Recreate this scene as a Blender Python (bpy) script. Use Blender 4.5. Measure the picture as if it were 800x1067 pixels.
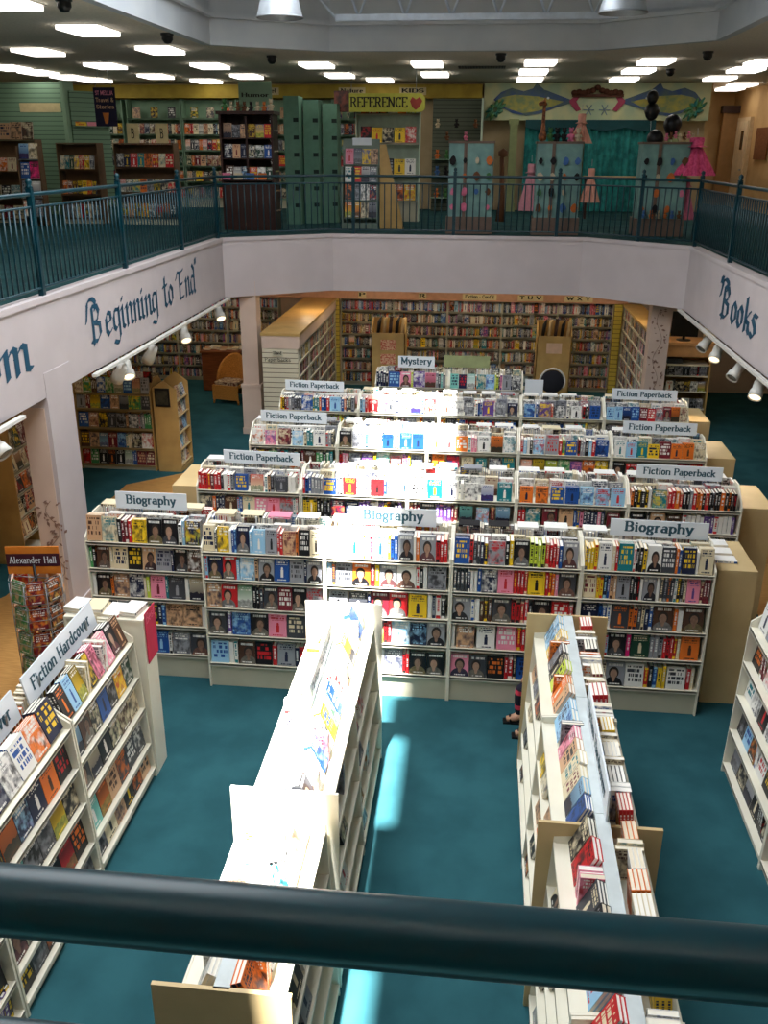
import bpy, math, random
from math import sin, cos, pi, radians
from mathutils import Vector, Matrix

sc = bpy.context.scene
for o in list(bpy.data.objects):
    bpy.data.objects.remove(o)
COL = sc.collection

# ------------------------------------------------------------------ camera
H, FL = 5.3, 3.78           # eye height, upper floor height (m)
yaw, pit, rol = radians(-5.88), radians(21.53), radians(.308)
fw = Vector((sin(yaw)*cos(pit), cos(yaw)*cos(pit), -sin(pit)))
rt = Vector((cos(yaw), -sin(yaw), 0)); up = rt.cross(fw)
r2 = cos(rol)*rt + sin(rol)*up; u2 = -sin(rol)*rt + cos(rol)*up
cam = bpy.data.objects.new('camera', bpy.data.cameras.new('camera'))
COL.objects.link(cam)
M = Matrix((r2, u2, -fw)).transposed().to_4x4(); M.translation = (0, 0, H)
cam.matrix_world = M
cam.data.sensor_fit = 'VERTICAL'; cam.data.sensor_height = 36; cam.data.sensor_width = 27
cam.data.lens = 956.9*36/1067
cam.data.clip_start = .05
sc.camera = cam

# ------------------------------------------------------------------ world, sun, daylight, exposure
w = bpy.data.worlds.new('sky'); sc.world = w; w.use_nodes = True
nt = w.node_tree; bg = nt.nodes['Background']
sky = nt.nodes.new('ShaderNodeTexSky'); sky.sky_type = 'NISHITA'; sky.sun_disc = False
sky.sun_elevation = radians(65)
nt.links.new(sky.outputs[0], bg.inputs[0]); bg.inputs[1].default_value = .12
sd = bpy.data.lights.new('sun', 'SUN'); sd.energy = 46; sd.angle = radians(1.2); sd.color = (1, .985, .95)
sun = bpy.data.objects.new('sun', sd); COL.objects.link(sun)
SX, SY = .08, .35
sun.rotation_euler = Vector((SX, SY, -1)).to_track_quat('-Z', 'Y').to_euler()
sun.location = (-4, 2, 14)
ad = bpy.data.lights.new('skylight', 'AREA'); ad.shape = 'RECTANGLE'; ad.size = 3.6; ad.size_y = 12
ad.energy = 770; ad.spread = radians(158); ad.color = (.93, .965, 1)
al = bpy.data.objects.new('skylight', ad); COL.objects.link(al); al.location = (-2.1, 8.4, 8.45)
sc.view_settings.view_transform = 'Standard'; sc.view_settings.look = 'None'
sc.view_settings.exposure = 0.12; sc.view_settings.gamma = 1; sc.view_settings.use_curve_mapping = False
sc.cycles.use_denoising = True; sc.cycles.max_bounces = 7; sc.cycles.diffuse_bounces = 4
sc.cycles.sample_clamp_indirect = 6

# ------------------------------------------------------------------ materials
def srgb(*c):
    return tuple(((x/255)/12.92 if x/255 <= .04045 else ((x/255+.055)/1.055)**2.4) for x in c) + (1,)
MATS = {}
def mat(name, col, rough=.6, col2=None, scale=8, bump=0, metal=0, emit=0, spec=.4, wave=None, det=3):
    if name in MATS: return MATS[name]
    m = bpy.data.materials.new(name); m.use_nodes = True; t = m.node_tree; b = t.nodes['Principled BSDF']
    b.inputs['Base Color'].default_value = col; b.inputs['Roughness'].default_value = rough
    b.inputs['Metallic'].default_value = metal; b.inputs['Specular IOR Level'].default_value = spec
    tc = t.nodes.new('ShaderNodeTexCoord')
    n = t.nodes.new('ShaderNodeTexNoise'); n.inputs['Scale'].default_value = scale; n.inputs['Detail'].default_value = det
    src = n.outputs['Fac']
    if wave:
        mp = t.nodes.new('ShaderNodeMapping'); mp.inputs['Scale'].default_value = wave
        t.links.new(tc.outputs['Object'], mp.inputs[0]); t.links.new(mp.outputs[0], n.inputs['Vector'])
    else: t.links.new(tc.outputs['Object'], n.inputs['Vector'])
    if col2 is None: col2 = tuple(x*.88 for x in col[:3]) + (1,)
    r = t.nodes.new('ShaderNodeValToRGB'); r.color_ramp.elements[0].position = .38; r.color_ramp.elements[1].position = .62
    r.color_ramp.elements[0].color = col2; r.color_ramp.elements[1].color = col
    t.links.new(src, r.inputs[0]); t.links.new(r.outputs[0], b.inputs['Base Color'])
    if bump:
        bp = t.nodes.new('ShaderNodeBump'); bp.inputs['Strength'].default_value = bump; bp.inputs['Distance'].default_value = .01
        t.links.new(src, bp.inputs['Height']); t.links.new(bp.outputs[0], b.inputs['Normal'])
    if emit:
        b.inputs['Emission Color'].default_value = col; b.inputs['Emission Strength'].default_value = emit
    MATS[name] = m; return m
def slatmat(name, col, dark, pitch, axis='Z', rough=.6, duty=.16):
    if name in MATS: return MATS[name]
    m = bpy.data.materials.new(name); m.use_nodes = True; t = m.node_tree; b = t.nodes['Principled BSDF']
    b.inputs['Roughness'].default_value = rough
    tc = t.nodes.new('ShaderNodeTexCoord'); s = t.nodes.new('ShaderNodeSeparateXYZ'); t.links.new(tc.outputs['Object'], s.inputs[0])
    a = t.nodes.new('ShaderNodeMath'); a.operation = 'DIVIDE'; a.inputs[1].default_value = pitch; t.links.new(s.outputs[axis], a.inputs[0])
    f = t.nodes.new('ShaderNodeMath'); f.operation = 'FRACT'; t.links.new(a.outputs[0], f.inputs[0])
    g = t.nodes.new('ShaderNodeMath'); g.operation = 'LESS_THAN'; g.inputs[1].default_value = duty; t.links.new(f.outputs[0], g.inputs[0])
    x = t.nodes.new('ShaderNodeMix'); x.data_type = 'RGBA'; x.inputs['A'].default_value = col; x.inputs['B'].default_value = dark
    t.links.new(g.outputs[0], x.inputs['Factor']); t.links.new(x.outputs['Result'], b.inputs['Base Color'])
    MATS[name] = m; return m

WALL = mat('white_wall_paint', srgb(196, 186, 187), .75, srgb(191, 181, 182), 2)
WALLC = mat('cream_wall_paint', srgb(196, 176, 140), .8, srgb(184, 163, 128), 2)
WELL = mat('grey_wall_paint', srgb(205, 210, 214), .8, srgb(196, 202, 208), 1.5)
CEIL = mat('ceiling_board', srgb(234, 224, 208), .9, srgb(222, 212, 196), 20)
CARPET = mat('teal_carpet', srgb(46, 92, 100), .95, srgb(39, 81, 89), 2.3, .25, det=8, spec=.1)
WOOD = mat('oak_floor', srgb(196, 148, 86), .45, srgb(176, 128, 70), 5, wave=(1.2, 12, 1))
CREAM = mat('cream_laminate', srgb(238, 233, 214), .5, srgb(232, 226, 206), 3)
CREAM2 = mat('grey_cream_laminate', srgb(196, 192, 170), .5, srgb(188, 184, 162), 3)
TAN = mat('tan_laminate', srgb(205, 180, 132), .5, srgb(197, 171, 124), 3)
TAN2 = mat('honey_laminate', srgb(196, 160, 98), .5, srgb(180, 146, 88), 3)
PINKW = mat('pink_wall_paint', srgb(216, 192, 176), .8, srgb(208, 184, 168), 2)
TEAL = mat('teal_enamel', srgb(3, 52, 62), .34, srgb(2, 46, 56), 3, spec=.4)
BLACK = mat('black_plastic', srgb(18, 18, 20), .4)
SIGNW = mat('sign_board', srgb(232, 238, 243), .5, srgb(226, 233, 239), 2)
INK = mat('sign_ink', srgb(44, 84, 100), .6)
INKT = mat('teal_lettering_paint', srgb(12, 74, 102), .6)
INKK = mat('black_lettering_paint', srgb(20, 20, 16), .6)
METAL = mat('brushed_metal', srgb(170, 175, 180), .35, metal=.8)
WHITEM = mat('white_enamel', srgb(226, 224, 216), .35)
BULB = mat('lamp_glow', (1, .8, .5, 1), .5, (1, .8, .5, 1), emit=2.4)
TUBE = mat('fluorescent_diffuser', (1, .93, .84, 1), .5, (1, .93, .84, 1), emit=3.8)
TUBEW = mat('warm_diffuser', (1, .84, .62, 1), .5, (1, .84, .62, 1), emit=4.2)
MINT = mat('mint_laminate', srgb(140, 172, 146), .6, srgb(130, 162, 136), 3)
PINK = mat('pink_fabric', srgb(228, 92, 140), .8, srgb(200, 60, 110), 20, .4)
DWOOD = mat('dark_stained_wood', srgb(58, 32, 26), .45, srgb(44, 24, 20), 6, wave=(14, 2, 2))
KICK = mat('dark_kick_board', srgb(30, 32, 32), .7)

# ------------------------------------------------------------------ mesh helpers
class MB:
    def __init__(s): s.v = []; s.f = []; s.m = []; s.sm = []
    def quad(s, pts, mi=0, smooth=False):
        n = len(s.v); s.v += [tuple(p) for p in pts]; s.f.append(tuple(range(n, n+len(pts)))); s.m.append(mi); s.sm.append(smooth)
    def box(s, x0, y0, z0, x1, y1, z1, mi=0, T=None):
        c = [(x0,y0,z0),(x1,y0,z0),(x1,y1,z0),(x0,y1,z0),(x0,y0,z1),(x1,y0,z1),(x1,y1,z1),(x0,y1,z1)]
        if T is not None: c = [tuple(T @ Vector(p)) for p in c]
        n = len(s.v); s.v += c
        for f in ((0,3,2,1),(4,5,6,7),(0,1,5,4),(1,2,6,5),(2,3,7,6),(3,0,4,7)):
            s.f.append(tuple(n+i for i in f)); s.m.append(mi); s.sm.append(False)
        return s
    def prism(s, poly, axis, a, b, mi=0):
        # poly 2D, extruded along axis from a to b
        def P(p, t):
            return {'x': (t, p[0], p[1]), 'y': (p[0], t, p[1]), 'z': (p[0], p[1], t)}[axis]
        n = len(s.v); k = len(poly)
        s.v += [P(p, a) for p in poly] + [P(p, b) for p in poly]
        s.f.append(tuple(n+i for i in range(k))[::-1]); s.f.append(tuple(n+k+i for i in range(k)))
        for i in range(k): s.f.append((n+i, n+(i+1) % k, n+k+(i+1) % k, n+k+i))
        s.m += [mi]*(k+2); s.sm += [False]*(k+2); return s
    def tube(s, pts, r, seg=10, mi=0, cap=True):
        pts = [Vector(p) for p in pts]; rs = r if isinstance(r, (list, tuple)) else [r]*len(pts)
        base = len(s.v); u = None
        for i, p in enumerate(pts):
            d = (pts[min(i+1, len(pts)-1)] - pts[max(i-1, 0)]).normalized()
            if u is None: u = d.orthogonal().normalized()
            else: u = (u - d*u.dot(d)).normalized()
            v = d.cross(u)
            for k in range(seg):
                a = 2*pi*k/seg; s.v.append(tuple(p + (u*cos(a) + v*sin(a))*rs[i]))
        for i in range(len(pts)-1):
            for k in range(seg):
                a = base+i*seg+k; b = base+i*seg+(k+1) % seg
                s.f.append((a, b, b+seg, a+seg)); s.m.append(mi); s.sm.append(True)
        if cap:
            s.f.append(tuple(base+k for k in range(seg))[::-1]); s.f.append(tuple(base+(len(pts)-1)*seg+k for k in range(seg)))
            s.m += [mi, mi]; s.sm += [False, False]
        return s
    def lathe(s, prof, c=(0, 0, 0), seg=20, mi=0, T=None):
        base = len(s.v)
        for (r, z) in prof:
            for k in range(seg):
                a = 2*pi*k/seg; p = Vector((r*cos(a), r*sin(a), z))
                if T is not None: p = T @ p
                s.v.append((p[0]+c[0], p[1]+c[1], p[2]+c[2]))
        for i in range(len(prof)-1):
            for k in range(seg):
                a = base+i*seg+k; b = base+i*seg+(k+1) % seg
                s.f.append((a, b, b+seg, a+seg)); s.m.append(mi); s.sm.append(True)
        return s
    def build(s, name, mats, parent=None, loc=None, rz=None):
        me = bpy.data.meshes.new(name); me.from_pydata(s.v, [], s.f)
        if not isinstance(mats, (list, tuple)): mats = [mats]
        for m in mats: me.materials.append(m)
        me.polygons.foreach_set('material_index', s.m); me.polygons.foreach_set('use_smooth', s.sm); me.update()
        o = bpy.data.objects.new(name, me); COL.objects.link(o)
        if parent is not None: o.parent = parent
        if loc is not None: o.location = loc
        if rz is not None: o.rotation_euler[2] = rz
        return o
def tag(o, label=None, cat=None, group=None, kind=None):
    if label: o['label'] = label
    if cat: o['category'] = cat
    if group: o['group'] = group
    if kind: o['kind'] = kind
    return o
def empty(name, loc=(0, 0, 0), rz=0, label=None, cat=None, group=None):
    o = bpy.data.objects.new(name, None); COL.objects.link(o); o.location = loc; o.rotation_euler = (0, 0, rz)
    o.empty_display_size = .1
    return tag(o, label, cat, group)
def struct(mb, name, m): return tag(mb.build(name, m), kind='structure')
def copy_tree(o, parent=None):
    c = o.copy(); COL.objects.link(c); c.parent = parent
    for ch in list(o.children): copy_tree(ch, c)
    return c
ORD = ['first','second','third','fourth','fifth','sixth','seventh','eighth','ninth','tenth','eleventh','twelfth','thirteenth','fourteenth','fifteenth','sixteenth','seventeenth','eighteenth','nineteenth','twentieth'] + ['%dth' % i for i in range(21, 200)]

# ------------------------------------------------------------------ lettering (drawn pen strokes)
def arc(cx, cy, rx, ry, a0, a1, n=10):
    return [(cx+rx*cos(radians(a0+(a1-a0)*i/n)), cy+ry*sin(radians(a0+(a1-a0)*i/n))) for i in range(n+1)]
X = .64
G = {  # letter: (advance, strokes, serif points (x, y))
 'B': (.72, [[(.12,0),(.12,1)], [(.12,1),(.36,1)]+arc(.36,.765,.2,.235,90,-90)+[(.12,.53)], [(.36,.53)]+arc(.36,.265,.25,.265,90,-90)+[(.12,0)]], [(.08,0),(.08,1)]),
 'F': (.64, [[(.12,0),(.12,1),(.56,1),(.56,.86)], [(.12,.53),(.44,.53)]], [(.12,0),(.08,1)]),
 'E': (.66, [[(.12,0),(.12,1),(.58,1),(.58,.86)], [(.12,.53),(.44,.53)], [(.12,0),(.6,0),(.6,.15)]], [(.08,0),(.08,1)]),
 'P': (.66, [[(.12,0),(.12,1)], [(.12,1),(.36,1)]+arc(.36,.74,.22,.26,90,-90)+[(.12,.48)]], [(.12,0),(.08,1)]),
 'R': (.74, [[(.12,0),(.12,1)], [(.12,1),(.36,1)]+arc(.36,.75,.2,.25,90,-90)+[(.12,.5)], [(.36,.5),(.62,0)]], [(.12,0),(.08,1),(.64,0)]),
 'H': (.8, [[(.12,0),(.12,1)], [(.66,0),(.66,1)], [(.12,.52),(.66,.52)]], [(.12,0),(.12,1),(.66,0),(.66,1)]),
 'M': (.94, [[(.12,0),(.12,1),(.46,.2),(.8,1),(.8,0)]], [(.12,0),(.08,1),(.8,0),(.84,1)]),
 'N': (.8, [[(.12,0),(.12,1),(.66,0),(.66,1)]], [(.12,0),(.08,1),(.66,1)]),
 'C': (.7, [arc(.38,.5,.28,.5,45,315,14), [(.58,.85),(.58,.98)]], []),
 'T': (.66, [[(.06,.86),(.06,1),(.58,1),(.58,.86)], [(.32,0),(.32,1)]], [(.32,0)]),
 'S': (.6, [arc(.3,.75,.2,.24,20,270,10)+arc(.3,.26,.22,.26,90,-160,10)], []),
 'U': (.78, [[(.12,1),(.12,.3)]+arc(.38,.3,.26,.3,180,360)+[(.64,1)]], [(.12,1),(.64,1)]),
 'i': (.32, [[(.16,0),(.16,X)], [(.15,.84),(.17,.9)]], [(.16,0),(.12,X)]),
 'o': (.6, [arc(.3,X/2,.2,X/2,0,360,16)], []),
 'a': (.58, [arc(.25,.19,.18,.19,0,360,12), [(.43,0),(.43,.44)]+arc(.26,.44,.17,.2,0,140,6)], [(.47,0)]),
 'b': (.6, [[(.1,0),(.1,1)], arc(.3,X/2,.2,X/2,150,-150,12)], [(.06,1)]),
 'c': (.54, [arc(.3,X/2,.2,X/2,45,315,12)], []),
 'd': (.62, [[(.48,0),(.48,1)], arc(.29,X/2,.2,X/2,30,330,12)], [(.44,1),(.52,0)]),
 'e': (.58, [[(.1,.34),(.48,.34)]+arc(.29,X/2,.19,X/2,10,310,14)], []),
 'f': (.4, [[(.16,0),(.16,.8)]+arc(.32,.8,.16,.2,180,60,5), [(.02,X),(.34,X)]], [(.16,0)]),
 'g': (.58, [arc(.27,.4,.18,.23,0,360,12), [(.16,.2),(.12,.08),(.4,.02)]+arc(.27,-.14,.2,.15,40,-220,12), [(.42,.56),(.54,.62)]], []),
 'h': (.66, [[(.12,0),(.12,1)], [(.12,.42)]+arc(.32,.42,.2,.22,160,0,8)+[(.52,0)]], [(.12,0),(.08,1),(.52,0)]),
 'k': (.64, [[(.12,0),(.12,1)], [(.5,X),(.14,.26)], [(.26,.4),(.54,0)]], [(.12,0),(.08,1),(.5,X),(.54,0)]),
 'm': (.96, [[(.12,0),(.12,X)], [(.12,.44)]+arc(.28,.44,.16,.2,160,0,6)+[(.44,0)], [(.44,.44)]+arc(.62,.44,.16,.2,160,0,6)+[(.78,0)]], [(.12,0),(.08,X),(.44,0),(.78,0)]),
 'n': (.66, [[(.12,0),(.12,X)], [(.12,.42)]+arc(.32,.42,.2,.22,160,0,8)+[(.52,0)]], [(.12,0),(.08,X),(.52,0)]),
 'p': (.62, [[(.12,-.32),(.12,X)], arc(.32,X/2,.2,X/2,150,-150,12)], [(.12,-.32),(.08,X)]),
 'r': (.5, [[(.14,0),(.14,X)], [(.14,.42)]+arc(.32,.44,.16,.2,160,50,6)], [(.14,0),(.1,X)]),
 's': (.5, [arc(.25,.48,.15,.16,20,260,8)+arc(.25,.17,.17,.17,80,-160,8)], []),
 't': (.42, [[(.18,.9),(.18,.12)]+arc(.3,.12,.12,.12,180,300,5), [(.04,X),(.36,X)]], []),
 'v': (.6, [[(.08,X),(.3,0),(.52,X)]], [(.08,X),(.52,X)]),
 'w': (.8, [[(.06,X),(.22,0),(.38,X),(.54,0),(.7,X)]], []),
 'x': (.56, [[(.06,X),(.5,0)], [(.5,X),(.06,0)]], []),
 'y': (.6, [[(.08,X),(.3,.02)], [(.52,X),(.24,-.22),(.12,-.3)]], [(.08,X),(.52,X)]),
 'l': (.3, [[(.14,0),(.14,1)]], [(.14,0),(.1,1)]),
 'A': (.74, [[(.06,0),(.36,1),(.66,0)], [(.18,.36),(.54,.36)]], [(.06,0),(.66,0)]),
 'D': (.76, [[(.12,0),(.12,1)], [(.12,1),(.3,1)]+arc(.3,.5,.34,.5,90,-90)+[(.12,0)]], [(.08,0),(.08,1)]),
 'I': (.34, [[(.17,0),(.17,1)]], [(.17,0),(.17,1)]), 'K': (.74, [[(.12,0),(.12,1)], [(.62,1),(.14,.4)], [(.3,.58),(.66,0)]], [(.12,0),(.12,1),(.66,0)]),
 'L': (.62, [[(.12,1),(.12,0),(.54,0),(.54,.15)]], [(.12,1)]), 'V': (.74, [[(.06,1),(.36,0),(.66,1)]], [(.06,1),(.66,1)]),
 'W': (1.0, [[(.06,1),(.26,0),(.48,.9),(.7,0),(.9,1)]], [(.06,1),(.9,1)]), 'X': (.72, [[(.08,1),(.64,0)], [(.64,1),(.08,0)]], []),
 'Y': (.72, [[(.08,1),(.36,.5),(.36,0)], [(.64,1),(.36,.5)]], [(.36,0)]), 'O': (.76, [arc(.38,.5,.28,.5,0,360,18)], []),
 'u': (.64, [[(.1,X),(.1,.2)]+arc(.29,.2,.19,.2,180,360,8)+[(.48,X)], [(.48,X),(.48,0)]], [(.06,X),(.44,X)]),
 '-': (.4, [[(.06,.34),(.34,.34)]], []), '&': (.7, [[(.6,0),(.2,.75)]+arc(.32,.82,.14,.16,200,-30,8)+[(.16,.4),(.1,.2),(.25,0),(.45,.05),(.62,.35)]], []),
 "'": (.22, [[(.12,1.05),(.08,.82)]], []),
 ' ': (.4, [], []),
}
# broad-nib italic hand for the painted letters on the balcony wall
GC = {
 'B': (.8, [[(-.22,.62),(-.12,.98)]+arc(.12,1.0,.25,.22,150,20,8)+[(.3,.9)], [(.12,-.08),(.12,.98)], [(.14,1.0),(.4,.98),(.5,.8),(.38,.58),(.14,.52)], [(.16,.54),(.5,.44),(.52,.16),(.3,-.02),(.0,.02)]], []),
 'e': (.5, [[(.08,.32),(.38,.42),(.36,.6),(.2,.66),(.08,.5),(.08,.14),(.2,0),(.38,.1)]], []),
 'g': (.52, [[(.38,.62),(.16,.64),(.06,.46),(.06,.14),(.18,.04),(.38,.2)], [(.4,.66),(.4,-.2),(.26,-.38),(.02,-.3)]], []),
 'i': (.3, [[(.02,.58),(.12,.66),(.12,.06),(.22,.0)], [(.12,.86),(.14,.92)]], []),
 'n': (.54, [[(.02,.58),(.12,.66),(.12,0)], [(.12,.44),(.32,.66),(.4,.6),(.4,.06),(.5,.02)]], []),
 't': (.42, [[(.18,1.0),(.16,.1),(.28,0),(.38,.08)], [(.02,.7),(.34,.74)]], []),
 'o': (.5, [[(.22,.66),(.08,.5),(.08,.14),(.22,0),(.38,.16),(.38,.5),(.22,.66)]], []),
 'E': (.62, [[(-.2,.78),(-.06,.98),(.2,.94),(.48,1.02)], [(.14,.96),(.1,0),(.46,.04)], [(.12,.5),(.38,.54)]], []),
 'd': (.54, [[(.4,.62),(.18,.64),(.06,.46),(.06,.14),(.2,0),(.38,.16)], [(.26,1.06),(.42,.9),(.42,.08),(.5,.0)]], []),
 'k': (.52, [[(.12,1.02),(.12,0)], [(.4,.64),(.14,.34),(.36,.28),(.36,.1),(.46,.0)]], []),
 's': (.44, [[(.38,.62),(.18,.66),(.1,.5),(.3,.3),(.34,.12),(.18,-.04),(.02,.04)]], []),
 'm': (.82, [[(.02,.58),(.12,.66),(.12,0)], [(.12,.44),(.3,.66),(.38,.6),(.38,0)], [(.38,.44),(.56,.66),(.66,.6),(.66,.06),(.76,.02)]], []),
 'f': (.4, [[(.36,.98),(.2,.98),(.14,.8),(.12,-.2)], [(.0,.62),(.3,.64)]], []),
 'r': (.42, [[(.02,.58),(.12,.66),(.12,0)], [(.12,.46),(.28,.66),(.38,.6)]], []),
 '"': (.3, [[(.06,1.24),(.02,1.08)], [(.16,1.24),(.12,1.08)]], []),
 ' ': (.42, [], []),
}
def lettering(text, h, stroke=.11, nib=None, serif=.1, gl=G, space=.02):
    """flat letters in the local xy plane, centred on x, returned as quads; h = cap height"""
    mb = MB(); x = 0
    for ch in text:
        adv, strokes, ser = gl.get(ch, gl[' '])
        for st in strokes:
            for i in range(len(st)-1):
                a = Vector((st[i][0]+x, st[i][1])); b = Vector((st[i+1][0]+x, st[i+1][1])); d = b-a
                if d.length < 1e-5: continue
                d.normalize()
                if nib:
                    n = Vector((cos(nib), sin(nib)))*stroke/2; e = Vector((-sin(nib), cos(nib)))*stroke*.13
                    for p, q in ((a-n, a+n),):
                        mb.quad([(p-e).to_3d(), (q-e).to_3d(), (q+e).to_3d(), (p+e).to_3d()])
                    for p, q in ((b-n, b+n),):
                        mb.quad([(p-e).to_3d(), (q-e).to_3d(), (q+e).to_3d(), (p+e).to_3d()])
                    c = [a-n, a+n, b+n, b-n]
                    mb.quad([v.to_3d() for v in c]); 
                    if abs(d.dot(n.normalized())) > .93:
                        mb.quad([v.to_3d() for v in (a-e, b-e, b+e, a+e)])
                else:
                    t = stroke*(1.0 if abs(d.y) > abs(d.x) else .62)
                    n = Vector((-d.y, d.x))*t/2; a2 = a-d*t*.3; b2 = b+d*t*.3
                    mb.quad([v.to_3d() for v in (a2-n, b2-n, b2+n, a2+n)])
        for (sx, sy) in ser:
            mb.quad([(x+sx-serif, sy-.03, 0), (x+sx+serif, sy-.03, 0), (x+sx+serif, sy+.035, 0), (x+sx-serif, sy+.035, 0)])
        x += adv+space
    # tiny offsets keep overlapping strokes from fighting for depth
    V = []
    for k, v in enumerate(mb.v): V.append(((v[0]-x/2)*h, v[1]*h, (k//4 % 7)*.00025))
    mb.v = V
    return mb, x*h
def put_text(text, width, org, xdir, ydir, m, name='lettering', parent=None, hmax=None, **kw):
    """centred text block: org = middle of the baseline"""
    mb, wd = lettering(text, 1.0, **kw); sx = width/wd; sy = sx if hmax is None else hmax
    xd, yd = Vector(xdir).normalized(), Vector(ydir).normalized(); zd = xd.cross(yd); O = Vector(org)
    mb.v = [tuple(O + xd*v[0]*sx + yd*v[1]*sy + zd*(v[2]+.0015)) for v in mb.v]
    return mb.build(name, m, parent)

# ================================================================== STRUCTURE
ZC = 6.95       # upper ceiling
LX, RX, FY = -4.75, 3.53, 18.2
C1, C2, C3, C4 = (LX, 17.0), (-2.9, FY), (1.85, FY), (RX, 16.75)
XL, XR, YN, YF = -13.6, 8.6, -3.0, 26.7
struct(MB().box(XL, YN, -.12, XR, YF, 0), 'floor', CARPET)
# oak walkway that wraps the carpeted sales floor
wm = MB(); wm.prism([(-5.9, 4.5), (-4.0, 4.5), (-4.0, 13.4), (-3.3, 14.6), (-3.3, 15.6), (-4.9, 14.95), (-5.84, 14.1), (-5.84, 9.9), (-6.6, 8.6), (-6.6, 4.5)], 'z', .0005, .006)
struct(wm, 'floor_oak_path', WOOD)
wm = MB(); wm.prism([(3.55, 4.5), (5.2, 4.5), (5.2, 11.5), (4.2, 12.6), (3.55, 12.6)], 'z', .0005, .006)
struct(wm, 'floor_oak_strip', WOOD)
struct(MB().box(XL-.15, YN, 0, XL, YF, 8.7), 'wall_left', WALLC)
struct(MB().box(XR, YN, 0, XR+.15, YF, 8.7), 'wall_right', WALLC)
struct(MB().box(XL, 21.95, 0, XR, 22.1, 3.0), 'wall_back_lower', PINKW)
struct(MB().box(XL, YF, 0, 5.6, YF+.1, 8.7).box(5.6, YF, 0, XR, YF+.1, FL-.1), 'wall_back', WALLC)
struct(MB().box(XL, YN-.15, 0, XR, YN, 8.7), 'wall_near', WALLC)
# upper floor slab round the opening, with the ceiling of the lower storey as its underside
def ring(z0, z1, near):
    m = MB(); e = .06; lx, rx, fy = LX-e, RX+e, FY+e
    m.box(XL, YN, z0, lx, YF, z1); m.box(rx, YN, z0, XR, YF, z1); m.box(lx, fy, z0, rx, YF, z1)
    m.box(lx, YN, z0, rx, near, z1)
    m.prism([(lx, 17.03), (-2.92, fy), (lx, fy)], 'z', z0, z1); m.prism([(1.87, fy), (rx, 16.78), (rx, fy)], 'z', z0, z1)
    return m
struct(ring(3.0, FL-.01, .38), 'ceiling_lower', CEIL)
struct(ring(FL-.01, FL, .38), 'floor_upper', mat('dark_teal_carpet', srgb(40, 74, 76), .95, srgb(30, 60, 62), 2.3, .25, det=8, spec=.1))
struct(ring(ZC, ZC+.12, -1.4), 'ceiling', CEIL)
# painted band round the opening
def band(p, q, z0, z1, t, name, m, lip=0):
    p = Vector(p); q = Vector(q); d = (q-p).normalized(); n = Vector((d.y, -d.x))
    mb = MB()
    pts = [p+n*lip, q+n*lip, q-n*t, p-n*t]
    mb.prism([tuple(v) for v in pts], 'z', z0, z1); return struct(mb, name, m)
def ringwalls(z0, z1, t, base, m):
    segs = [((LX, -1.4), C1, 'left'), (C1, C2, 'left_corner'), (C2, C3, 'back'), (C3, C4, 'right_corner'), (C4, (RX, -1.4), 'right')]
    return [band(a, b, z0, z1, -t if False else t*-1, base+'_'+nm, m) for a, b, nm in segs]
def ringwall_out(z0, z1, t, base, m):
    out = []
    for a, b, nm in [((LX, -1.4), C1, 'left'), (C1, C2, 'left_corner'), (C2, C3, 'back'), (C3, C4, 'right_corner'), (C4, (RX, -1.4), 'right')]:
        p, q = Vector(a), Vector(b); d = (q-p).normalized(); n = Vector((-d.y, d.x))      # outward from the opening
        e = d*.04
        mb = MB().prism([tuple(v) for v in (p-e, q+e, q+e+n*t, p-e+n*t)], 'z', z0, z1)
        out.append(struct(mb, base+'_'+nm, m))
    return out
ringwall_out(2.72, FL+.005, .16, 'wall_balcony', WALL)
ringwall_out(ZC-.01, ZC+.47, .14, 'wall_well', WELL)
ringwall_out(ZC+.47, 8.65, .14, 'wall_well_upper', WELL)
def rail_trim(z0, z1, off, base, m):
    for a, b, nm in [((LX, .4), C1, 'left'), (C1, C2, 'left_corner'), (C2, C3, 'back'), (C3, C4, 'right_corner'), (C4, (RX, .4), 'right')]:
        p, q = Vector(a), Vector(b); d = (q-p).normalized(); n = Vector((-d.y, d.x))
        struct(MB().prism([tuple(v) for v in (p-n*off, q-n*off, q+n*.02, p+n*.02)], 'z', z0, z1), 'trim_'+base+'_'+nm, m)
rail_trim(FL-.05, FL+.012, .022, 'balcony_edge', WALL)
rail_trim(ZC+.4, ZC+.47, .09, 'well_ledge', WELL)
# roof with clear skylight slots
roofm = MB(); RZ = 8.6
def lit(x0, x1, y0, y1, z):      # roof rectangle whose sun patch covers x0..x1, y0..y1 at height z
    return (x0-SX*(RZ-z), x1-SX*(RZ-z), y0-SY*(RZ-z), y1-SY*(RZ-z))
slots = [lit(-1.47, -.86, 3.75, 8.9, 1.4), lit(-1.6, -.25, 8.9, 12.3, 1.7), lit(-1.55, -.35, 12.3, 14.0, 1.7),
         lit(-.95, -.57, 6.2, 7.43, 0), lit(-.95, -.6, 8.17, 9.3, 0), lit(-.76, -.55, 2.5, 4.76, 0)]
xs = sorted(set([LX-.2, RX+.2] + [round(v, 4) for s in slots for v in s[:2]])); ys = sorted(set([-1.6, FY+.2] + [round(v, 4) for s in slots for v in s[2:]]))
for i in range(len(xs)-1):
    for j in range(len(ys)-1):
        cx, cy = (xs[i]+xs[i+1])/2, (ys[j]+ys[j+1])/2
        if any(s[0] < cx < s[1] and s[2] < cy < s[3] for s in slots): continue
        roofm.box(xs[i], ys[j], RZ, xs[i+1], ys[j+1], RZ+.05)
struct(roofm, 'ceiling_skylight_roof', WELL)
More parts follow.
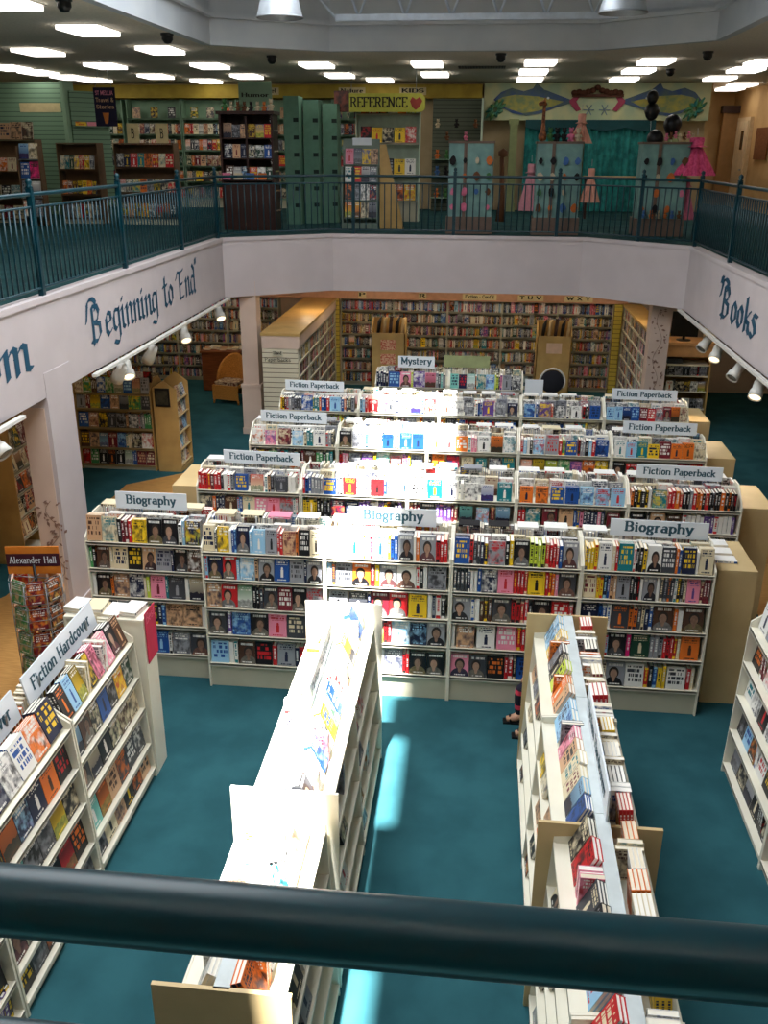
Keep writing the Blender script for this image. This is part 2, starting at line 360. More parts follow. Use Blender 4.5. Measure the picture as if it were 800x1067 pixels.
# ------------------------------------------------------------------ columns
def column(x0, y0, x1, y1, name, face):
    m = MB(); m.box(x0, y0, 0, x1, y1, 2.99, 0)
    m.box(x0-.03, y0-.03, 0, x1+.03, y1+.03, .95, 0); m.box(x0-.045, y0-.045, .95, x1+.045, y1+.045, 1.0, 0)
    m.box(x0-.045, y0-.045, 0, x1+.045, y1+.045, .12, 0)
    return struct(m, name, face)
colA = MB(); colA.box(-5.06, 9.5, 0, -4.74, 10.15, 2.99, 0); colA.box(-5.05, 9.485, .12, -4.79, 9.5, 2.6, 1); colA.box(-5.09, 9.47, 0, -4.72, 10.18, .14, 0)
struct(colA, 'pillar_near', [WALL, PINKW])
column(-4.57, 17.32, -4.25, 17.66, 'pillar_far', PINKW)
column(3.14, 17.5, 3.5, 17.86, 'pillar_right', PINKW)
# painted ivy on the pillars
def ivy(ox, oy, oz, hgt, wd, rng, name, m):
    mb = MB(); pts = [(ox+sin(i*.9)*wd*.25, oy, oz+hgt*i/14) for i in range(15)]
    mb.tube(pts, .004, 4)
    for i in range(46):
        t = rng.random(); x = ox+sin(t*14*.9)*wd*.25+rng.uniform(-.4, .4)*wd; z = oz+hgt*t; a = rng.uniform(0, 6.28); s = rng.uniform(.018, .04)
        mb.quad([(x+s*cos(a+k*pi/2)*(1 if k % 2 == 0 else .5), oy-.001-.0002*i, z+s*sin(a+k*pi/2)*(1 if k % 2 == 0 else .5)) for k in range(4)])
    return tag(mb.build(name, m), kind='structure')
IVY = mat('faded_ivy_paint', srgb(150, 118, 104), .8)
rng = random.Random(5)
ivy(3.3, 17.49, 1.1, 1.5, .26, rng, 'trim_painted_ivy', IVY)
ivy(-4.86, 9.478, .5, 1.0, .3, rng, 'trim_painted_vine', IVY)
# roof trusses across the well
for k, (ty, nm) in enumerate(((17.0, 'far'), (13.2, 'near'))):
    m = MB(); z0, z1 = 7.33+.0*k, 8.3
    if k == 1: z0, z1 = 7.9, 8.5
    m.box(-2.6 if k == 0 else LX, ty-.05, z0-.05, RX if k else 2.0, ty+.05, z0+.05); m.box(LX, ty-.05, z1-.05, RX, ty+.05, z1+.05)
    n = 6; a, b = -2.6, 2.0
    if k == 1: a, b = LX, RX
    for i in range(n):
        x0 = a+(b-a)*i/n; x1 = a+(b-a)*(i+.5)/n; x2 = a+(b-a)*(i+1)/n
        m.tube([(x1, ty, z0), (x0, ty, z1)], .022, 6); m.tube([(x1, ty, z0), (x2, ty, z1)], .022, 6)
    m.tube([(a, ty, z0), (a-.9, ty, z1)], .022, 6); m.tube([(b, ty, z0), (b+.9, ty, z1)], .022, 6)
    t = tag(m.build('roof_truss', mat('truss_paint', srgb(206, 218, 232), .5)), ('white steel roof truss spanning the light well, nearest the far ceiling' if k == 0 else 'white steel roof truss higher up in the light well'), 'truss')

# ================================================================== BOOKS
PAL = dict(k=(22,22,26), n=(20,30,62), b=(30,78,150), l=(150,196,226), t=(22,120,130), g=(60,140,80), G=(28,66,50), y=(236,196,40), o=(226,116,38),
           r=(196,34,40), m=(112,28,42), p=(232,140,164), P=(226,30,120), v=(96,66,140), w=(236,234,228), c=(226,212,178), e=(146,148,154), d=(62,64,70),
           s=(206,164,126), B=(78,50,36), f=(196,214,70), a=(120,190,180))
CNAME = dict(k='black', n='navy', b='blue', l='pale blue', t='teal', g='green', G='dark green', y='yellow', o='orange', r='red', m='maroon', p='pink',
             P='magenta', v='purple', w='white', c='cream', e='light grey', d='charcoal', s='tan', B='brown', f='lime', a='aqua')
PAL = {k: srgb(*v) for k, v in PAL.items()}
BOOKS = []
class Rows: pass
def bookmat():
    m = bpy.data.materials.new('book_covers'); m.use_nodes = True; t = m.node_tree; N = t.nodes; L = t.links; bs = N['Principled BSDF']
    bs.inputs['Roughness'].default_value = .42; bs.inputs['Specular IOR Level'].default_value = .35
    def at(n):
        a = N.new('ShaderNodeAttribute'); a.attribute_name = n; return a
    uv = N.new('ShaderNodeUVMap'); uv.uv_map = 'UVMap'; s = N.new('ShaderNodeSeparateXYZ'); L.new(uv.outputs[0], s.inputs[0])
    def mt(op, a, b=None, c=None):
        x = N.new('ShaderNodeMath'); x.operation = op
        for i, q in enumerate((a, b, c)):
            if q is None: continue
            if isinstance(q, (int, float)): x.inputs[i].default_value = q
            else: L.new(q, x.inputs[i])
        return x.outputs[0]
    def mix(f, a, b):
        x = N.new('ShaderNodeMix'); x.data_type = 'RGBA'
        if isinstance(f, (int, float)): x.inputs['Factor'].default_value = f
        else: L.new(f, x.inputs['Factor'])
        for nm, q in (('A', a), ('B', b)):
            if isinstance(q, tuple): x.inputs[nm].default_value = q
            else: L.new(q, x.inputs[nm])
        return x.outputs['Result']
    A, Bc = at('cA').outputs['Color'], at('cB').outputs['Color']
    info = at('info'); si = N.new('ShaderNodeSeparateXYZ'); L.new(info.outputs['Vector'], si.inputs[0])
    typ, seed, sub = si.outputs[0], si.outputs[1], si.outputs[2]
    u, v = s.outputs[0], s.outputs[1]
    def band(x, a, b): return mt('MULTIPLY', mt('GREATER_THAN', x, a), mt('LESS_THAN', x, b))
    def noise(x, y, z, sc=1, det=1):
        c = N.new('ShaderNodeCombineXYZ')
        for i, q in enumerate((x, y, z)):
            if isinstance(q, (int, float)): c.inputs[i].default_value = q
            else: L.new(q, c.inputs[i])
        n = N.new('ShaderNodeTexNoise'); n.inputs['Scale'].default_value = sc; n.inputs['Detail'].default_value = det
        L.new(c.outputs[0], n.inputs['Vector']); return n.outputs['Fac'], n.outputs['Color']
    S = mt('MULTIPLY', seed, 37.)
    def istype(k): return mt('LESS_THAN', mt('ABSOLUTE', mt('SUBTRACT', typ, float(k))), .5)
    # picture area
    def soft(x, a, k): return mt('MINIMUM', mt('MAXIMUM', mt('MULTIPLY', mt('SUBTRACT', x, a), k), 0.), 1.)
    img, imc = noise(mt('MULTIPLY', u, 3.2), mt('MULTIPLY', v, 4.0), S, 1, 3)
    i2, _ = noise(mt('MULTIPLY', u, 5.), mt('MULTIPLY', v, 3.), mt('ADD', S, 5.), 1, 2)
    mid = mt('ADD', mt('MULTIPLY', sub, .3), .2)
    pic = mix(mt('MULTIPLY', mt('MULTIPLY', soft(img, .44, 5.), .8), soft(v, .02, 6.)), A, Bc)
    third = N.new('ShaderNodeHueSaturation'); third.inputs['Hue'].default_value = .56; third.inputs['Saturation'].default_value = .9; third.inputs['Value'].default_value = .75
    L.new(Bc, third.inputs['Color'])
    pic = mix(mt('MULTIPLY', mt('MULTIPLY', soft(i2, .5, 5.), .8), band(v, -1, .62)), pic, mix(mt('GREATER_THAN', sub, .4), third.outputs[0], (.02, .02, .025, 1)))
    # text rows
    rows = mt('MULTIPLY', mt('SUBTRACT', v, .66), 9.); rw = mt('FLOOR', rows); fr = mt('FRACT', rows)
    tn, _ = noise(mt('MULTIPLY', u, 22.), mt('MULTIPLY', rw, 7.3), S, 1, 0)
    txt = mt('MULTIPLY', mt('MULTIPLY', band(fr, .18, .8), band(tn, .46, 2)), mt('MULTIPLY', band(v, .67, .94), band(u, .13, .87)))
    an, _ = noise(mt('MULTIPLY', u, 26.), 2., S, 1, 0)
    txt2 = mt('MULTIPLY', mt('MULTIPLY', band(v, .05, .1), band(u, .2, .8)), band(an, .44, 2))
    tcol = mix(mt('GREATER_THAN', sub, .5), (.85, .84, .8, 1), Bc)
    # graphic cover
    c1 = mix(mt('MAXIMUM', txt, txt2), pic, tcol)
    # portrait cover
    pn, _ = noise(mt('MULTIPLY', u, 6.), mt('MULTIPLY', v, 8.), S, 1, 3)
    def ell(cx, cy, rx, ry):
        dx = mt('DIVIDE', mt('SUBTRACT', u, cx), rx); dy = mt('DIVIDE', mt('SUBTRACT', v, cy), ry)
        return mt('LESS_THAN', mt('ADD', mt('MULTIPLY', dx, dx), mt('MULTIPLY', dy, dy)), 1.)
    cxp = mt('ADD', mt('MULTIPLY', sub, .24), .38); hair = ell(cxp, .55, .27, .25); head = ell(cxp, .5, .19, .19); body = ell(cxp, .02, .5, .36); neck = ell(cxp, .3, .09, .14)
    c2 = mix(hair, A, (.03, .022, .018, 1)); dk = N.new('ShaderNodeHueSaturation'); dk.inputs['Value'].default_value = .35; dk.inputs['Saturation'].default_value = .7; L.new(Bc, dk.inputs['Color']); c2 = mix(body, c2, mix(pn, dk.outputs[0], (.02, .02, .025, 1))); c2 = mix(mt('MAXIMUM', head, neck), c2, mix(mt('MULTIPLY', mt('ADD', pn, sub), .6), (.62, .38, .26, 1), (.1, .05, .035, 1)))
    t3 = mt('MULTIPLY', mt('MULTIPLY', band(v, .83, .93), band(u, .12, .88)), band(an, .44, 2)); c2 = mix(mt('MAXIMUM', t3, txt2), c2, (.85, .84, .8, 1))
    # silhouette / single figure cover
    fig = mt('MAXIMUM', mt('MULTIPLY', band(u, .42, .6), band(v, .18, .52)), ell(.51, .57, .07, .06))
    c4 = mix(fig, A, Bc); c4 = mix(mt('MAXIMUM', txt2, mt('MULTIPLY', txt, band(v, .72, .94))), c4, Bc)
    # big type cover
    rb = mt('MULTIPLY', v, 5.); tb, _ = noise(mt('MULTIPLY', u, 11.), mt('MULTIPLY', mt('FLOOR', rb), 5.1), S, 1, 0)
    big = mt('MULTIPLY', mt('MULTIPLY', band(mt('FRACT', rb), .15, .85), band(tb, .47, 2)), mt('MULTIPLY', band(v, .2, .9), band(u, .1, .9))); c5 = mix(big, A, Bc)
    # landscape cover
    sk, _ = noise(mt('MULTIPLY', u, 5.), 3., S, 1, 4); hz = mt('ADD', mt('MULTIPLY', sk, .35), .18)
    c6 = mix(mt('LESS_THAN', v, hz), mix(mt('MULTIPLY', v, .8), Bc, A), mix(pn, (.015, .02, .02, 1), third.outputs[0])); c6 = mix(mt('MAXIMUM', txt2, mt('MULTIPLY', txt, band(v, .76, .94))), c6, tcol)
    # spine
    sn, _ = noise(2., mt('MULTIPLY', v, 26.), S, 1, 0)
    stx = mt('MULTIPLY', mt('MULTIPLY', band(u, .28, .72), band(sn, .46, 2)), band(v, .3, .86))
    sb = mt('MULTIPLY', mt('MAXIMUM', band(v, .9, 1.1), band(v, -.1, .14)), mt('GREATER_THAN', sub, .55))
    c3 = mix(stx, A, mix(mt('GREATER_THAN', sub, .5), (.85, .84, .8, 1), Bc)); c3 = mix(sb, c3, Bc)
    out = A
    for k, c in ((1, c1), (2, c2), (3, c3), (4, c4), (5, c5), (6, c6)): out = mix(istype(k), out, c)
    L.new(out, bs.inputs['Base Color'])
    return m
BOOKM = bookmat()
def pagesmat():
    m = bpy.data.materials.new('book_pages'); m.use_nodes = True; t = m.node_tree; b = t.nodes['Principled BSDF']; b.inputs['Roughness'].default_value = .85
    a = t.nodes.new('ShaderNodeAttribute'); a.attribute_name = 'cA'; t.links.new(a.outputs['Color'], b.inputs['Base Color']); return m
PAGEM = pagesmat()
PCOL = [srgb(238, 232, 216), srgb(232, 224, 204), srgb(244, 241, 232), srgb(226, 214, 190), srgb(240, 236, 226)]
def add_book(O, A, B, C, w, t, h, ca, cb, typ, seed, label, sub, hero=0):
    BOOKS.append((Vector(O), Vector(A), Vector(B), Vector(C), w, t, h, ca, cb, typ, seed, label, sub, hero))
BOXF = ((0,3,2,1),(4,5,6,7),(0,1,5,4),(1,2,6,5),(2,3,7,6),(3,0,4,7))
def book_geo(b, V, F, CA, CB, INF, UV, MI, which='all'):
    O, A, B, C, w, t, h, ca, cb, typ, seed, label, sub, hero = b
    e = min(.0028, t*.16); ca_, cb_ = PAL[ca], PAL[cb]; rs = random.Random(int(seed*1e6)); pc = PCOL[rs.randrange(5)]
    def bx(a0, a1, b0, b1, c0, c1, kinds, mi):
        n = len(V)
        for (x, y, z) in ((a0,b0,c0),(a1,b0,c0),(a1,b1,c0),(a0,b1,c0),(a0,b0,c1),(a1,b0,c1),(a1,b1,c1),(a0,b1,c1)):
            V.append(O + A*x + B*y + C*z)
        for fi, f in enumerate(BOXF):
            F.append(tuple(n+i for i in f)); MI.append(mi)
            k = kinds.get(fi, 0)
            for i in f:
                x, y, z = ((a0,b0,c0),(a1,b0,c0),(a1,b1,c0),(a0,b1,c0),(a0,b0,c1),(a1,b0,c1),(a1,b1,c1),(a0,b1,c1))[i]
                UV.extend((y/t if k == 3 else x/w, z/h) if k != 9 else (1-x/w, z/h))
                c = pc if mi == 1 else ca_
                CA.extend(c); CB.extend(cb_)
                INF.extend((0 if mi == 1 else (1 if k == 9 else k), seed, sub))
    if which != 'pages':
        bx(0, w, 0, e, 0, h, {2: typ}, 0); bx(0, w, t-e, t, 0, h, {4: 9 if typ else 0}, 0); bx(0, e, e, t-e, 0, h, {5: 3}, 0)
    if which != 'cover':
        bx(e, w-.004, e, t-e, .003, h-.003, {}, 1)
def book_mesh(name, bs, which='all', origin=None):
    V, F, CA, CB, INF, UV, MI = [], [], [], [], [], [], []
    for b in bs: book_geo(b, V, F, CA, CB, INF, UV, MI, which)
    if origin is not None: V = [v-origin for v in V]
    me = bpy.data.meshes.new(name); me.from_pydata(V, [], F)
    me.materials.append(BOOKM if which != 'pages' else PAGEM)
    if which == 'all': me.materials.append(PAGEM)
    if which == 'all': me.polygons.foreach_set('material_index', MI)
    a = me.attributes.new('cA', 'FLOAT_COLOR', 'CORNER'); a.data.foreach_set('color', CA)
    a = me.attributes.new('cB', 'FLOAT_COLOR', 'CORNER'); a.data.foreach_set('color', CB)
    a = me.attributes.new('info', 'FLOAT_VECTOR', 'CORNER'); a.data.foreach_set('vector', INF)
    me.uv_layers.new(name='UVMap').data.foreach_set('uv', UV); me.update()
    o = bpy.data.objects.new(name, me); COL.objects.link(o); return o

ACC = dict(k='wreyoc', n='wyelr', b='wynl', l='nrbw', t='wcy', g='wyc', G='wcy', y='knrb', o='kwnB', r='wkcy', m='wcs', p='rmwv', P='wky', v='wyp', w='knrbtdo', c='nmBkt', e='knrd', d='weco', s='Bmkn', B='csyw', f='kGn', a='wnp')
def fill(root, rot, x0, W, z, front, toks, rng, unit, shelf, depth=.2, hF=(.235, .265), hS=(.22, .262), copies=(1, 2), lean=.12, small=1.0, hero=0, side=None, maxh=.27, anchor=None):
    """stand books along a shelf. local x along the shelf, local -y towards the viewer; tokens: F=face-out, S=spine-out(+count), L=lying pile, _=gap"""
    ca, sa = cos(rot), sin(rot)
    R = Vector((ca, sa, 0)); I = Vector((-sa, ca, 0)); Z = Vector((0, 0, 1)); RT = Vector(root)
    items = []; toks = list(toks)
    for t in toks:
        k, c = t[0], t[1:]; 
        if k == 'F': items.append(('F', c[0], c[1:], rng.uniform(.155, .182)*small))
        elif k == 'S':
            n = int(c[0]) if c[0].isdigit() else 1; c = c[1:] if c[0].isdigit() else c
            for _ in range(n): items.append(('S', c[0], c[1:], rng.uniform(.026, .044)*small))
        elif k == '_': items.append(('_', 'w', '', rng.uniform(.03, .12)))
    if not items: return
    if not any(t[0] == '_' for t in toks):
        tot = sum(i[3] for i in items); base = list(items)
        while tot < W*.8 and W*.8 > .3: it = rng.choice(base); items.append(it); tot += it[3]
    tot = sum(i[3] for i in items)+.004*len(items)
    f = (W-.01)/tot
    f = max(.55, min(f, 1.34)); x = x0+.004; cnt = 0; tname = None
    for k, c, extra, wd in items:
        wd *= f
        if k == '_': x += wd; continue
        if x+wd > x0+W+.02: break
        cnt += 1; seed = rng.random(); sub = rng.random(); cb = rng.choice(ACC[c])
        where = '%s from %s, %s, %s' % (ORD[cnt-1], side or 'left', shelf, unit)
        if k == 'F':
            typ = {'p': 2, 'f': 4, 't': 5}.get(extra[:1], rng.choice((1, 1, 1, 1, 5, 4, 6)))
            h = min(rng.uniform(*hF)*small*1.0, maxh); th = rng.uniform(.018, .03)*small; n = rng.randint(*copies); ww = wd*.985
            ww = min(ww, h*.76)
            C = (Z*cos(lean) + I*sin(lean)); Bv = (I*cos(lean) - Z*sin(lean))
            for q in range(n):
                O = RT + R*(x+(wd-ww)/2) + I*(front+.012) + Z*(z+.002 + (th*n)*sin(lean)*0) + Bv*(th+.001)*q + Z*sin(lean)*th*n
                lab = '%s face-out book %s' % (CNAME[c], where) if q == 0 else '%s %s copy behind %s' % (['', 'first', 'second', 'third', 'fourth', 'fifth'][q], CNAME[c], where)
                add_book(O, R, Bv, C, ww, th, h, c, cb, typ, seed, lab, sub, hero)
        else:
            h = min(rng.uniform(*hS)*small, maxh); dd = min(depth, rng.uniform(.14, .17)*small)
            O = RT + R*x + I*(front+.015+rng.uniform(0, .012)) + Z*(z+.002)
            # spine faces the viewer: board width runs inward, thickness runs along the shelf
            add_book(O, I, R, Z, dd, wd*.95, h, c, cb, 1, seed, '%s spine-out book %s' % (CNAME[c], where), sub, hero)
        x += wd+.003
def rnd(rng, n, pf=.35, pal='kkknbrrwwwccesdmBoylgtp', run=3):
    out = []
    for _ in range(n):
        c = rng.choice(pal)
        if rng.random() < pf: out.append('F'+c)
        else:
            out.append('S%d%s' % (rng.randint(1, run), c))
    return out
def pile(root, rot, x, y, z, n, rng, unit, ang=0, cols='wkenrc', place='on top of', typ=0):
    """books lying flat"""
    a = rot+ang; R = Vector((cos(a), sin(a), 0)); I = Vector((-sin(a), cos(a), 0)); Z = Vector((0, 0, 1))
    O = Vector(root) + Vector((cos(rot), sin(rot), 0))*x + Vector((-sin(rot), cos(rot), 0))*y + Z*z
    zz = 0
    for q in range(n):
        c = rng.choice(cols); th = rng.uniform(.02, .034); w_, h_ = rng.uniform(.14, .16), rng.uniform(.2, .235)
        add_book(O+Z*zz + R*rng.uniform(-.006, .006), R, -Z*-1, I, w_, th, h_, c, rng.choice(ACC[c]), typ, rng.random(), '%s book lying flat, %s up, %s %s' % (CNAME[c], ORD[q], place, unit), rng.random())
        zz += th+.001

# ================================================================== BOOKCASES
def bay(loc, rot, W, zs, D, label, group=None, Dlow=None, ztop=None, double=True, side=CREAM, shelfm=CREAM, endm=None, cat='bookcase', square=False, name='bookcase', nlow=0, kick=.1, zb=0):
    """one bay. origin at its left end on the centre line, local -y = the side facing out"""
    r = empty(name, (loc[0], loc[1], zb), rot, label, cat, group)
    Dl = Dlow or D; zt = ztop or zs[0]+.24; T = .018; zf = zs[0]+.05
    MB().box(T, -.012, .02, W-T, .012 if double else 0, zt-(.12 if double else .005)).build('back_panel', side, r)
    sides = (-1, 1) if double else (-1,)
    for xx in (0, W-T):
        if square: pr = [(-Dl, 0), (-Dl, zt), (Dl if double else .012, zt), (Dl if double else .012, 0)]
        elif double: pr = [(-Dl, 0), (-D, zf), (-D*.25, zt), (D*.25, zt), (D, zf), (Dl, 0)]
        else: pr = [(-Dl, 0), (-D, zf), (-D*.3, zt), (.012, zt), (.012, 0)]
        MB().prism(pr, 'x', xx, xx+T).build('side_panel', endm or side, r)
    for s in sides:
        for i, z in enumerate(zs):
            d = D + (Dl-D)*(i/(len(zs)-1)) if len(zs) > 1 else D
            m = MB(); y0, y1 = (-d, -.012) if s < 0 else (.012, d)
            m.box(T, y0, z-.02, W-T, y1, z); ye = -d if s < 0 else d-.012
            m.box(T, ye, z-.03, W-T, ye+.012, z+.006)
            m.build('shelf', shelfm, r)
        y0, y1 = (-Dl+.03, -.012) if s < 0 else (.012, Dl-.03)
        MB().box(T, y0, 0, W-T, y1, zs[-1]-.03).build('plinth', CREAM2 if kick > .05 else KICK, r)
    return r
SIG = {}
def sign(text, wid, hgt, loc, rot, label, board=SIGNW, ink=INK, tilt=0, hletter=None, name='section_sign', cat='sign', post=True, fillw=.84):
    r = empty(name, loc, rot, label, cat); r.rotation_euler[0] = 0
    b = MB(); b.box(-wid/2, -.006, 0, wid/2, .006, hgt); bo = b.build('panel', board, r); bo.rotation_euler[0] = tilt
    if text:
        mb, wd = lettering(text, 1.0, stroke=.2, serif=.14)
        s = wid*fillw/wd; sy = min(s*.9, hgt*.55) if hletter is None else hletter
        mb.v = [(v[0]*s, -.0075-v[2], hgt*.33+v[1]*sy) for v in mb.v]
        lo = mb.build('lettering', ink, r); lo.rotation_euler[0] = tilt
    if post:
        for xx in (-wid*.35, wid*.35): MB().box(xx-.012, .004, -.16, xx+.012, .012, hgt*.6).build('clip', METAL, r)
    return r
def topboard(r, x0, y0, x1, y1, z, m): MB().box(x0, y0, z, x1, y1, z+.022).build('top_panel', m, r)
def endpanel(r, xx, D, z, m, over=.0): MB().box(xx-.012, -D-over, 0, xx+.012, D+over, z).build('end_panel', m, r)

R1 = random.Random(11)
def dbl(loc, W, rot):    # origin and rotation seen from the other side of a double bay
    return (loc[0]+W*cos(rot), loc[1]+W*sin(rot), 0), rot+pi
SH5 = ['top shelf', 'second shelf', 'third shelf', 'fourth shelf', 'bottom shelf']
# ------------------------------------------------------------------ biography row (faces the balcony)
BIO = [
 ["Fs Fc Sk S2m Sr Fy Fkp Fkp Sw Sl Fn", "Sg Sk FBp Sc Fct Fkt Fsp Fet Sn Fkp FB", "Sw Fkp So Fs Fn Sc Sf Fpf St Fdf Sw Fc", "Sw Fkp Fe Fct S2n Sb FsB Fs Sw", "Fk Fdp Fb Sw Fbf Sw Fe"],
 ["Fct Sd Fy Sw S2b Fnp Sl Fl Fef S2r Fs So Fkt Fcf", "Sl Fnp Frp Sl Fl Ss Fep Fb Fet Sn Fep", "Fs Frp Fg S2k Sd Fdp Fmt Fkp Fe", "Fdp Sv Fb Fkp Fpf Fdt Fsp", "Fl S2w FBp Fkt Sr Fef Sn Sr Fp"],
 ["Fw Sw Fwf S2w Sp Fl Sy S2b Fep Sw So Fep S3r", "Sl Sd Fet Fop Sm Sy Fep Fwp Sw Sk Sw Fe", "Fef Fd Sn Fmp Frp Fyf Sw Se Sw Sk", "Fep Fb Fb S2r Fl Fn", "Sr Frt Fk Fwf Feg S2r Fkp"],
 ["Fbt Sr S2d Sn Sn Fe Sk Sy Fkp S4f S4r Sb Fep", "S4d Sn S2w Sb Fno Fpf S4r Fyf S2r So Sp Fdp", "Fep S2w S3B Fdp S4r Sk Fkp Frt Sr", "Sw Fs Fwf Fpt S4r", "Fpp Fdp Fkt S2r Sk Fbt"],
 ["S4y Fwf Sc Sr Ftt Sw S2k Sy Fwp Fdt So Sb Fn Sw Fcf", "Fct S2y Sn Sb S2s Fef S3k Sw Fep Sw S4d Sw S2k Sc Fpf S3m", "Fnf S2b Sw Fdf S2o Sd Sc Sn Sb FBp So Sw FBp", "S3w Sk Sy Se Sl Fkp SP FGf S3e S4r Sc Foc", "Sd S4s S2c Fep Fwt Sr Sk Sb S2y Fwt Sr"]]
BZ = [1.55, 1.25, .93, .62, .28]
bn = ['first', 'second', 'third', 'fourth', 'fifth']
for i in range(5):
    x = -2.68+1.252*(i-1); y = 8.5 if i else 8.62
    lab = '%s cream biography bookcase from the pillar%s' % (bn[i], ', half hidden by the hardcover island' if i == 2 else ', set back beside the pillar' if i == 0 else '')
    r = bay((x, y), 0, 1.25, BZ, .35, lab, 'biography bookcases in a row')
    for s in range(5):
        fill((x, y, 0), 0, .02, 1.21, BZ[s], -.34, BIO[i][s].split(), R1, '%s biography bookcase' % bn[i], SH5[s], copies=(1, 3) if s == 0 else (1, 2), hF=(.24, .27) if s == 0 else (.235, .255), hero=1)
    o2, rr = dbl((x, y), 1.25, 0)
    fill(o2, rr, .02, 1.21, BZ[0], -.2, rnd(R1, 16, .3, 'wckwreckbw'), R1, 'rear of %s biography bookcase' % bn[i], 'top shelf', copies=(1, 2), hF=(.23, .25), hS=(.23, .26))
    fill((x, y, 0), 0, .02, 1.21, BZ[0], -.15, ['F'+R1.choice('wwcwe') for _ in range(7)], R1, 'rear rank of %s biography bookcase' % bn[i], 'top shelf', copies=(2, 3), hF=(.22, .24), lean=.05)
    for q in range(4):
        if i in (0, 2, 4) and q in (1, 2): continue
        pile((x, y, 0), 0, .26+q*.29, .04, 1.79, 1, R1, '%s biography bookcase' % bn[i], ang=pi/2, cols='wwcpk', place='%s along the ridge of' % ORD[q])
sign('Biography', .76, .185, (-3.32, 8.62, 1.80), 0, 'pale Biography sign beside the white pillar, first of the three', fillw=.7)
sign('Biography', .86, .185, (-.78, 8.5, 1.79), 0, 'sunlit Biography sign in the middle of the row', fillw=.7)
sign('Biography', .93, .175, (1.82, 8.5, 1.785), radians(-2), 'pale Biography sign on the fifth biography bookcase beside the tan end case', fillw=.7)
# tan end cases
def endcase(loc, rot, W, D, zt, label, unit, m=TAN, rng=R1, poly=False):
    zs = [zt-.30, zt-.6, zt-.9, zt-1.2]; zs = [z for z in zs if z > .05]
    r = bay(loc, rot, W, zs, D, label, None, ztop=zt, double=False, side=m, shelfm=CREAM, endm=m, square=True)
    topboard(r, 0, -D, W, .012, zt, m)
    for i, z in enumerate(zs):
        fill((loc[0], loc[1], 0), rot, .03, W-.06, z, -D+.03, rnd(rng, 6, .6), rng, unit, SH5[i] if i < 4 else 'low shelf', copies=(1, 2))
    return r
endcase((2.43, 8.42), pi/2, .75, .36, 1.48, 'tan end bookcase closing the biography row, white books lying on top', 'tan case ending the biography row')
for k in range(3): pile((2.43, 8.42, 0), pi/2, .16+.2*k, -.2, 1.505, 1, R1, 'tan case ending the biography row', cols='w', place='along the top of' if k == 0 else 'further along the top of')
endcase((3.02, 10.12), pi/2, .8, .4, 1.5, 'tan end bookcase on the right of the first fiction paperback row', 'tan case right of the first paperback row')
endcase((-3.25, 10.9), -pi/2, .8, .36, 1.5, 'tan end bookcase on the left of the first fiction paperback row', 'tan case left of the first paperback row')
endcase((3.03, 11.95), pi/2, .8, .4, 1.5, 'tan end bookcase on the right of the second fiction paperback row', 'tan case right of the second paperback row')
endcase((3.14, 13.75), pi/2, .8, .36, 1.5, 'tan end bookcase on the right of the third fiction paperback row', 'tan case right of the third paperback row')
# ------------------------------------------------------------------ fiction paperback rows + mystery
ROWS = [('first', -3.235, 1.24, 5, 10.2, {0: ["S4r Sm S2r Sk S2w Se Fbt Fr Sw Ssw Sk Fdf S2w", "Fd So S3n FB Sl Sb Fcf Fpt Fpf Fe S2w"], 1: ["Sr S2b S4e Fbt S2w Frf Fw", "S4y S4k Fn Fnt S4v S2w"], 2: ["Fw Ftf Fwf Sw Fw", "S3m Fdp S4v S2m Fa Fl"], 3: ["Fof Fo Fbt Fb Fl Fl Flf", "S2r Ft Fmp Fs S2b Sp S4n"],
           4: ["So S4k Sw Ft S2r So Sr S2k Se Sr", "Fkp Sk Fsp FBp Sw S4w S3v"]}),
        ('second', -3.05, 1.205, 5, 12.02, {0: ["Fw Fp Fm Fl Sc S2t Fwf S2e Sd", "Sk Sm FB S3g S2k St"], 1: ["Fkp Fe Sa Fw Fbf S2w", "Sr S2p Fe Fvf Sy Fa"], 2: ["Fwf Fw Fo Sw S2p Fw", "Sk Fow Fn Fc Ft"], 3: ["Sr Sl Sw Sk Fl Fet Sr Sg Fb Sk S2e Sk", "Fo Fy Ff Fg Fv Fo Fy"], 4: ["Fwf Fl Ft Fy Fmt Fo For Fc", "Fkp Frp Fr Fb Fkp Fk"]}),
        ('third', -3.02, 1.225, 5, 13.82, {0: ["Sy Sk Sm S3e S3d Fb S3t So S2b Sr Fl", "Se Sk Sy S2l Sf"], 1: ["S2l Sr Fr Fl S3e Fc Fw", "Sm S2k Fe S2c"], 2: ["Fc Fw Fe Sw S2b Fvf Fe Fnp", "So Sk Fk S3b Sr"], 3: ["Fb Sb Fv Sr Fd Sw Fwf S2k", "Sa Sr Se Sy Sb Fc"], 4: ["Fl Flf Fb Fbt Fm Frt Fe Fmp Fo Fc", "Fk Fs S3k Fd"]})]
